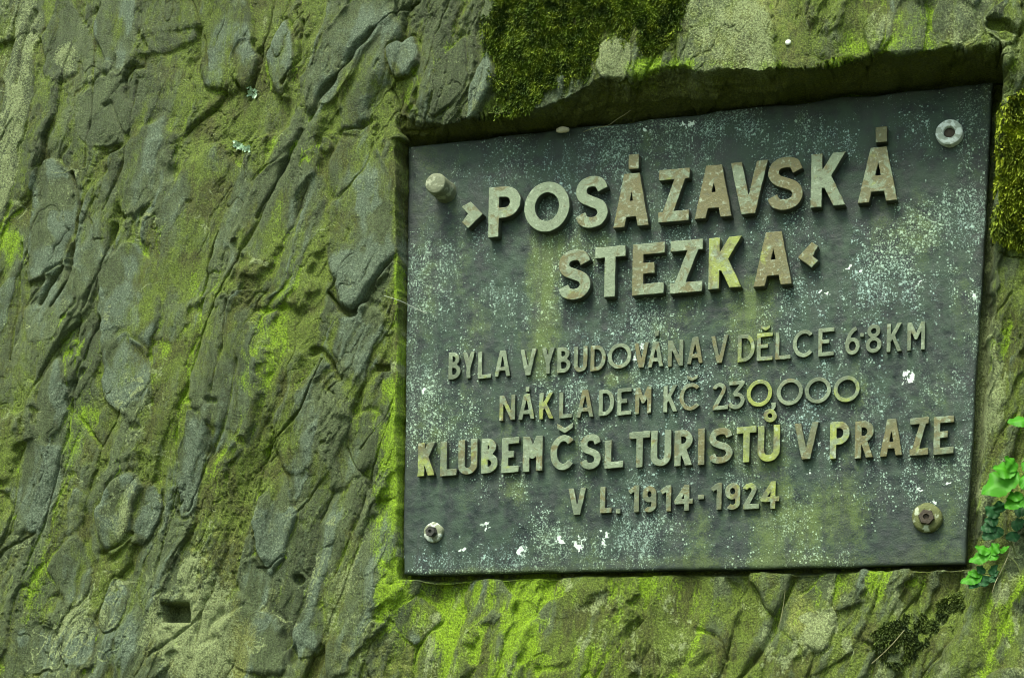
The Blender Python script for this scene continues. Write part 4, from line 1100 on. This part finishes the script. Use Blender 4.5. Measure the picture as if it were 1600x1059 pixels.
# top right: pale ring with a rusty sunken hole
prof = [(20.5, 3), (20.5, -11), (19.6, -13.6), (17.5, -14.6), (11, -14.8), (9.4, -14), (8.6, -12), (8.2, -4)]
Vv, Fc = lathe(prof, 48, .05, 2)
e2_ = fixing((1483, 206), 14); place("washer", Vv, Fc, (1483, 206), 14, M_PALEW, e2_)
Vv, Fc = lathe([(8.8, -3), (8.6, -7), (6, -8), (2, -8.6), (0.01, -8.6)], 24, .06, 3); place("bolt_end", Vv, Fc, (1483, 206), 14, M_RUST, e2_)
e2_["label"] = "white washer with a rusty sunken bolt"
# bottom left: lichened washer, dark bolt
prof = [(16.4, 3), (16.2, -4.4), (15.2, -6.4), (13.4, -7.4), (5, -7.6)]
Vv, Fc = lathe(prof, 40, .09, 4)
e3_ = fixing((676, 831), 7); place("washer", Vv, Fc, (676, 831), 7, M_WHITE, e3_)
def hexbolt(r, y0, y1, hole):
    seg = 6
    V = []; Fq_ = []
    prof = [(r, y0), (r, y1 + 1.6), (r * .9, y1), (hole, y1), (hole * .8, y1 + 3.5), (.01, y1 + 3.5)]
    n = len(prof)
    for i in range(24):
        a = 2 * math.pi * i / 24
        hx = 1 / math.cos(((a + math.pi / 6) % (math.pi / 3)) - math.pi / 6)
        for k, (q, y) in enumerate(prof):
            kk = hx if k < 3 else 1
            V.append((q * .9 * kk * math.cos(a + .3), y, q * .9 * kk * math.sin(a + .3)))
    for i in range(24):
        j = (i + 1) % 24
        for k in range(n - 1): Fq_.append((i * n + k, i * n + k + 1, j * n + k + 1, j * n + k))
    return np.array(V), np.array(Fq_)
Vv, Fc = hexbolt(8.6, -7, -19, 3.4); place("bolt_head", Vv, Fc, (676, 831), 7, M_BLACK, e3_)
e3_["label"] = "small lichen-spotted washer with a black bolt"
# bottom right: mossy washer, rusty nut
prof = [(21.5, 3), (21.5, -6), (20.4, -9), (17, -11), (12, -11.6), (6, -11.4)]
Vv, Fc = lathe(prof, 48, .05, 5)
e4_ = fixing((1448, 808), 10); place("washer", Vv, Fc, (1448, 808), 10, M_MOSSW, e4_)
Vv, Fc = hexbolt(11.2, -11, -18, 5.0); place("nut", Vv, Fc, (1448, 808), 10, M_RUST, e4_)
e4_["label"] = "moss-rimmed washer with a rusty nut"

# ================================================================== PLANTS
def leaf_material(name, lo, hi):
    T = NT(name)
    n = T.noise(30, 3, .5); nf = T.noise(200, 2, .5)
    at = T.attr("vein")
    col = T.mix(n, lo, hi)
    col = T.mix(T.math('MULTIPLY', at.outputs["Fac"], .3), col, tuple(min(1, q * 1.6) for q in hi))
    T.col(col); T.rough(.5); T.spec(.2)
    tr = T.n("ShaderNodeBsdfTranslucent"); T.l(col, tr.inputs["Color"])
    ad = T.n("ShaderNodeMixShader"); ad.inputs[0].default_value = .35
    T.l(T.b.outputs[0], ad.inputs[1]); T.l(tr.outputs[0], ad.inputs[2]); T.l(ad.outputs[0], T.out.inputs["Surface"])
    T.nrm(T.bump(nf, .3, .002))
    return T.m
M_LEAF = leaf_material("bright_leaf", (0.030, 0.17, 0.008), (0.075, 0.30, 0.018))
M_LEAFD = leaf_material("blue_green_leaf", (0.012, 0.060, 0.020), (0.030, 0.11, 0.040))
T = NT("stem"); T.col(T.mix(T.noise(60, 3, .5), (0.06, 0.09, 0.02), (0.13, 0.15, 0.05))); T.rough(.6); M_STEM = T.m
T = NT("dry_stalk"); T.col(T.mix(T.noise(80, 3, .5), (0.15, 0.145, 0.07), (0.27, 0.265, 0.14))); T.rough(.7); M_DRY = T.m
T = NT("cobweb"); T.col((0.45, 0.5, 0.45)); T.rough(.6); M_WEB = T.m

def wall_pt(x, y, lift):
    """point seen at (x, y), lift units in front of the plaque plane"""
    X_, Z_ = on_wall(x, y, -lift)
    return np.array([float(X_), -lift, float(Z_)])
def tube(pts, r0, r1, seg=7):
    P = np.array(pts, float)
    # smooth the path
    t = np.linspace(0, len(P) - 1, 6 * (len(P) - 1) + 1)
    i = np.clip(t.astype(int), 0, len(P) - 2); f = (t - i)[:, None]
    pm = P[np.maximum(i - 1, 0)]; pa_ = P[i]; pb = P[i + 1]; pn = P[np.minimum(i + 2, len(P) - 1)]
    Q = 0.5 * (2 * pa_ + (pb - pm) * f + (2 * pm - 5 * pa_ + 4 * pb - pn) * f ** 2 + (3 * pa_ - pm - 3 * pb + pn) * f ** 3)
    V = []; Fc = []
    for k in range(len(Q)):
        d = Q[min(k + 1, len(Q) - 1)] - Q[max(k - 1, 0)]; d /= np.linalg.norm(d) + 1e-9
        a = np.cross(d, [0.3, 1, 0.2]); a /= np.linalg.norm(a); b = np.cross(d, a)
        r = r0 + (r1 - r0) * k / (len(Q) - 1)
        for s_ in range(seg):
            an = 2 * math.pi * s_ / seg
            V.append(Q[k] + r * (a * math.cos(an) + b * math.sin(an)))
    for k in range(len(Q) - 1):
        for s_ in range(seg):
            Fc.append((k * seg + s_, k * seg + (s_ + 1) % seg, (k + 1) * seg + (s_ + 1) % seg, (k + 1) * seg + s_))
    return np.array(V), np.array(Fc)
def leaf_mesh(name, base, tip, up, width, lobes, teeth, fold=.18, droop=.12, seed=0):
    """a lobed blade from base to tip (units); up = facing direction"""
    r_ = random.Random(seed)
    base, tip = np.array(base, float), np.array(tip, float)
    ax = tip - base; L = np.linalg.norm(ax); ax /= L
    up = np.array(up, float); up -= ax * (up @ ax); up /= np.linalg.norm(up)
    sd = np.cross(ax, up)
    n = 26; mcols = 9
    V, vein = [], []
    for i in range(n + 1):
        t = i / n
        prof = max(0.0, math.sin(math.pi * min(1, t ** 0.8)) ** 0.75)
        lob = 1 - 0.34 * lobes * (0.5 + 0.5 * math.cos(2 * math.pi * (t * 2.6 + .12))) * (0 if t < .06 else 1)
        th_ = 1 + teeth * math.sin(t * 46 + seed) * .5
        for j in range(mcols):
            s_ = j / (mcols - 1) * 2 - 1
            asym = 1 + .12 * math.sin(3 * t + seed) * s_
            wv = width * prof * (1 - abs(s_) * (1 - lob * th_)) * asym
            o_ = s_ * wv
            z = -fold * abs(o_) + .05 * width * math.sin(9 * t + 2 * s_ + seed) - droop * L * t * t + .10 * width * math.sin(t * 16) * abs(s_)
            V.append(base + ax * L * t + sd * o_ + up * z)
            vein.append(math.exp(-abs(s_) * 9) + .35 * max(0, math.cos((t * 9 - abs(s_) * 1.4) * 2 * math.pi)) ** 8)
    Fc = grid_faces(n + 1, mcols)
    V = np.array(V)
    return V, Fc, np.array(vein)
def add_leaf(parent, pb, pt, lift_b, lift_t, width, mat, lobes=.6, teeth=.15, seed=0, up=(0.1, -0.8, 0.55), droop=.1):
    b, t = wall_pt(*pb, lift_b), wall_pt(*pt, lift_t)
    V, Fc, vn = leaf_mesh("leaf", b, t, up, width * 1.35, lobes * .8, teeth * .5, seed=seed, droop=droop)
    me = mesh_np("leaf", (V - parent_org[parent.name]) * S, Fc)
    a = me.attributes.new("vein", 'FLOAT', 'POINT'); a.data.foreach_set("value", vn.astype(np.float32))
    return link("leaf", me, mat, parent)
parent_org = {}
def plant(root_px, lift, label, group="small plants growing beside the plaque"):
    e = bpy.data.objects.new("leafy_plant", None); COL.objects.link(e)
    o_ = wall_pt(*root_px, lift); e.location = o_ * S; parent_org[e.name] = o_; e.empty_display_size = .05
    return thing(e, label, "plant", group)
def add_stem(parent, pts, r0=1.4, r1=.8, mat=None):
    V, Fc = tube([wall_pt(x, y, l) for x, y, l in pts], r0, r1)
    return link("stem", mesh_np("stem", (V - parent_org[parent.name]) * S, Fc), mat or M_STEM, parent)
D2 = np.array([[p[0], p[1]] for p in ()])
# upper plant with the big pale leaves
p1 = plant((1625, 830), 40, "bright green plant with large lobed leaves at the right edge beside the plaque")
add_stem(p1, [(1625, 830, 40), (1612, 790, 55), (1598, 755, 70), (1586, 742, 80)], 2.2, 1.0)
add_stem(p1, [(1612, 790, 55), (1604, 778, 66), (1592, 774, 72)], 1.4, .8)
add_stem(p1, [(1620, 815, 45), (1608, 725, 80), (1596, 722, 86)], 1.4, .8)
add_leaf(p1, (1592, 738), (1532, 768), 80, 92, 17, M_LEAF, .55, .2, 1)
add_leaf(p1, (1588, 736), (1552, 728), 82, 96, 12, M_LEAF, .5, .2, 2)
add_leaf(p1, (1590, 734), (1572, 712), 82, 96, 9, M_LEAF, .5, .2, 3)
add_leaf(p1, (1598, 735), (1625, 718), 84, 92, 18, M_LEAF, .5, .2, 4)
add_leaf(p1, (1596, 744), (1618, 752), 84, 90, 14, M_LEAF, .5, .2, 5)
add_leaf(p1, (1600, 776), (1570, 792), 74, 86, 10, M_LEAF, .6, .25, 6)
add_leaf(p1, (1598, 772), (1575, 776), 74, 86, 8, M_LEAF, .6, .25, 7)
add_leaf(p1, (1600, 776), (1622, 784), 74, 86, 14, M_LEAF, .6, .25, 8)
# middle plant, its leaves a dark blue green
p2 = plant((1588, 870), 30, "dark blue green plant under the bright leaves beside the plaque")
add_stem(p2, [(1588, 870, 30), (1578, 840, 38), (1566, 815, 44)], 1.4, .8)
add_stem(p2, [(1582, 852, 34), (1572, 842, 40), (1556, 822, 42)], 1.2, .7)
for i, (b, t, w) in enumerate([((1562, 806), (1540, 790), 9), ((1566, 800), (1560, 782), 8), ((1560, 810), (1538, 812), 8), ((1556, 822), (1536, 842), 9), ((1556, 820), (1532, 826), 8), ((1560, 822), (1556, 840), 8), ((1580, 830), (1588, 845), 8), ((1580, 822), (1600, 812), 9), ((1585, 800), (1605, 792), 10)]):
    add_leaf(p2, b, t, 44, 50, w, M_LEAFD, .5, .2, 20 + i)
# lower plant, three-part leaves
p3 = plant((1598, 905), 45, "small plant with bright three part leaf at the plaque's lower right corner")
add_stem(p3, [(1598, 905, 45), (1588, 880, 50), (1572, 868, 54), (1548, 864, 58)], 1.3, .7)
for i, (b, t, w) in enumerate([((1548, 864), (1513, 875), 8), ((1548, 862), (1524, 852), 6.5), ((1547, 864), (1560, 849), 8), ((1550, 866), (1556, 874), 6), ((1560, 862), (1576, 852), 4)]):
    add_leaf(p3, b, t, 58, 66, w, M_LEAF, .5, .15, 40 + i)
p4 = plant((1585, 935), 40, "dull green low plant just under the bright three part leaf")
add_stem(p4, [(1585, 935, 40), (1565, 915, 46), (1548, 898, 50), (1535, 896, 52)], 1.2, .7)
for i, (b, t, w) in enumerate([((1535, 896), (1500, 908), 8), ((1534, 894), (1512, 894), 6), ((1536, 898), (1538, 916), 9), ((1534, 897), (1514, 918), 8), ((1540, 894), (1526, 884), 6), ((1545, 896), (1558, 882), 5), ((1548, 898), (1560, 892), 5), ((1548, 900), (1556, 908), 6)]):
    add_leaf(p4, b, t, 52, 58, w, M_LEAF if i < 2 else M_LEAFD, .55, .2, 60 + i)
p5 = plant((1650, 690), 60, "single bright leaf reaching in at the right edge above the other plants")
add_stem(p5, [(1650, 690, 60), (1630, 665, 70), (1612, 657, 78)], 1.4, .8)
add_leaf(p5, (1614, 656), (1574, 657), 78, 88, 9, M_LEAF, .5, .15, 80)
add_leaf(p5, (1614, 656), (1632, 644), 78, 88, 9, M_LEAF, .5, .15, 81)

# dry stalks and rootlets
def strand(name, pts, r0, r1, mat, label, cat, group=None):
    V, Fc = tube([wall_pt(x, y, l) for x, y, l in pts], r0, r1, 6)
    o_ = V[0]
    o = link(name, mesh_np(name, (V - o_) * S, Fc), mat); o.location = o_ * S
    return thing(o, label, cat, group)
def on_rock(x, y, lift):
    P, N_ = rock_at(x, y)
    return (x, y, -P[1] + lift)
G_ = "dry stalks and rootlets on the rock"
strand("dry_stalk", [on_rock(x, y, 6) for x, y in ((1413, 984), (1396, 1004), (1380, 1020), (1362, 1036))], .7, .4, M_DRY, "thin dry stalk lying across the dark moss below the plaque", "dry stalk", G_)
strand("dry_stalk", [on_rock(x, y, 8) for x, y in ((1227, 922), (1224, 945), (1220, 966), (1216, 980))], .55, .35, M_DRY, "short straw stuck in the crack under the plaque", "dry stalk", G_)
strand("rootlet", [on_rock(x, y, 9) for x, y in ((1584, 838), (1576, 866), (1566, 888), (1556, 908), (1550, 926))], .8, .5, M_DRY, "pale rootlet hanging below the green plants at right", "rootlet", G_)
strand("rootlet", [(912, 206, 6), (930, 200, 18), (950, 196, 22), (965, 186, 30), (975, 180, 34), (986, 172, 40)], .5, .35, M_DRY, "fine curved rootlet on the plaque's top edge under the moss", "rootlet", G_)
strand("cobweb_thread", [(600, 462, 44), (625, 470, 28), (650, 482, 8), (668, 490, 1)], .45, .35, M_WEB, "faint cobweb thread across the plaque's left edge", "cobweb")

# small pale things
def crumb(name, at, r, mat, label, cat, sq=(1, .6, 1), sd=0, lift=1.0):
    P, N_ = at
    V = []; nu_, nv_ = 16, 10
    for j in range(nv_ + 1):
        ph = math.pi * j / nv_
        for i in range(nu_):
            a = 2 * math.pi * i / nu_
            d = np.array([math.sin(ph) * math.cos(a), math.cos(ph), math.sin(ph) * math.sin(a)])
            k = 1 + .3 * float(fbm(np.array([d[0] * 1.5 + sd]), np.array([d[2] * 1.5 + d[1]]), 2, 1)[0])
            V.append(d * r * k * np.array(sq))
    Fc = [(j * nu_ + i, j * nu_ + (i + 1) % nu_, (j + 1) * nu_ + (i + 1) % nu_, (j + 1) * nu_ + i) for j in range(nv_) for i in range(nu_)]
    o = link(name, mesh_np(name, np.array(V) * S, np.array(Fc)), mat)
    o.location = (P + N_ * lift) * S
    return thing(o, label, cat)
T = NT("pale_shell"); T.col(T.mix(T.noise(150, 3, .5), (0.5, 0.55, 0.48), (0.75, 0.8, 0.74))); T.rough(.5); M_SHELL = T.m
T = NT("withered_leaf"); T.col(T.mix(T.noise(120, 3, .6), (0.20, 0.19, 0.12), (0.60, 0.58, 0.46))); T.rough(.7); M_SCRAP = T.m
crumb("snail_shell", rock_at(1232, 67), 4.4, M_SHELL, "tiny white snail shell on the pale slab above the plaque", "shell", sd=1)
crumb("withered_leaf", (wall_pt(879, 203, 14), np.array([0, -1., 0])), 10, M_SCRAP, "small pale withered leaf scrap caught on the plaque's top edge", "leaf", (1.2, .5, .55), 2, 0)
# mint lichen rosettes
T = NT("mint_lichen"); T.col(T.mix(T.noise(300, 3, .6), (0.30, 0.46, 0.32), (0.60, 0.78, 0.60))); T.rough(.85); M_MINT = T.m
def lichen(spots, n, spread, label, tilt=0):
    V, Fc = [], []
    P0, N0 = rock_at(*spots)
    for i in range(n):
        t = np.clip(rng.normal(0, 1, 2), -1.4, 1.4)
        x = spots[0] + t[0] * spread[0] * .5 ; y = spots[1] + t[1] * spread[1] * .5 + t[0] * spread[0] * .5 * tilt
        P, N_ = rock_at(x, y)
        d = rng.normal(0, 1, 3); d /= np.linalg.norm(d)
        a = np.cross(N_, d); a /= np.linalg.norm(a); b = np.cross(N_, a)
        r = 1.5 + 2.0 * rng.random()
        k = len(V)
        m = 7
        for j in range(m):
            an = 2 * math.pi * j / m
            rr_ = r * (.6 + .8 * rng.random())
            V.append(P + N_ * (1.6 + rng.random() * 1.6) + (a * math.cos(an) + b * math.sin(an)) * rr_)
        V.append(P + N_ * 0.4); c_i = len(V) - 1
        for j in range(m): Fc.append((k + j, k + (j + 1) % m, c_i))
    o = link("lichen_tuft", mesh_np("lichen_tuft", (np.array(V) - P0) * S, np.array(Fc), False), M_MINT)
    o.location = P0 * S
    return thing(o, label, "lichen", "mint lichen tufts on the rock")
lichen((378, 230), 46, (18, 6), "pale mint lichen tuft on the dark rock, the larger lower one", .35)
lichen((394, 146), 26, (9, 9), "pale mint lichen tuft above the larger one, below the grey stones", .3)
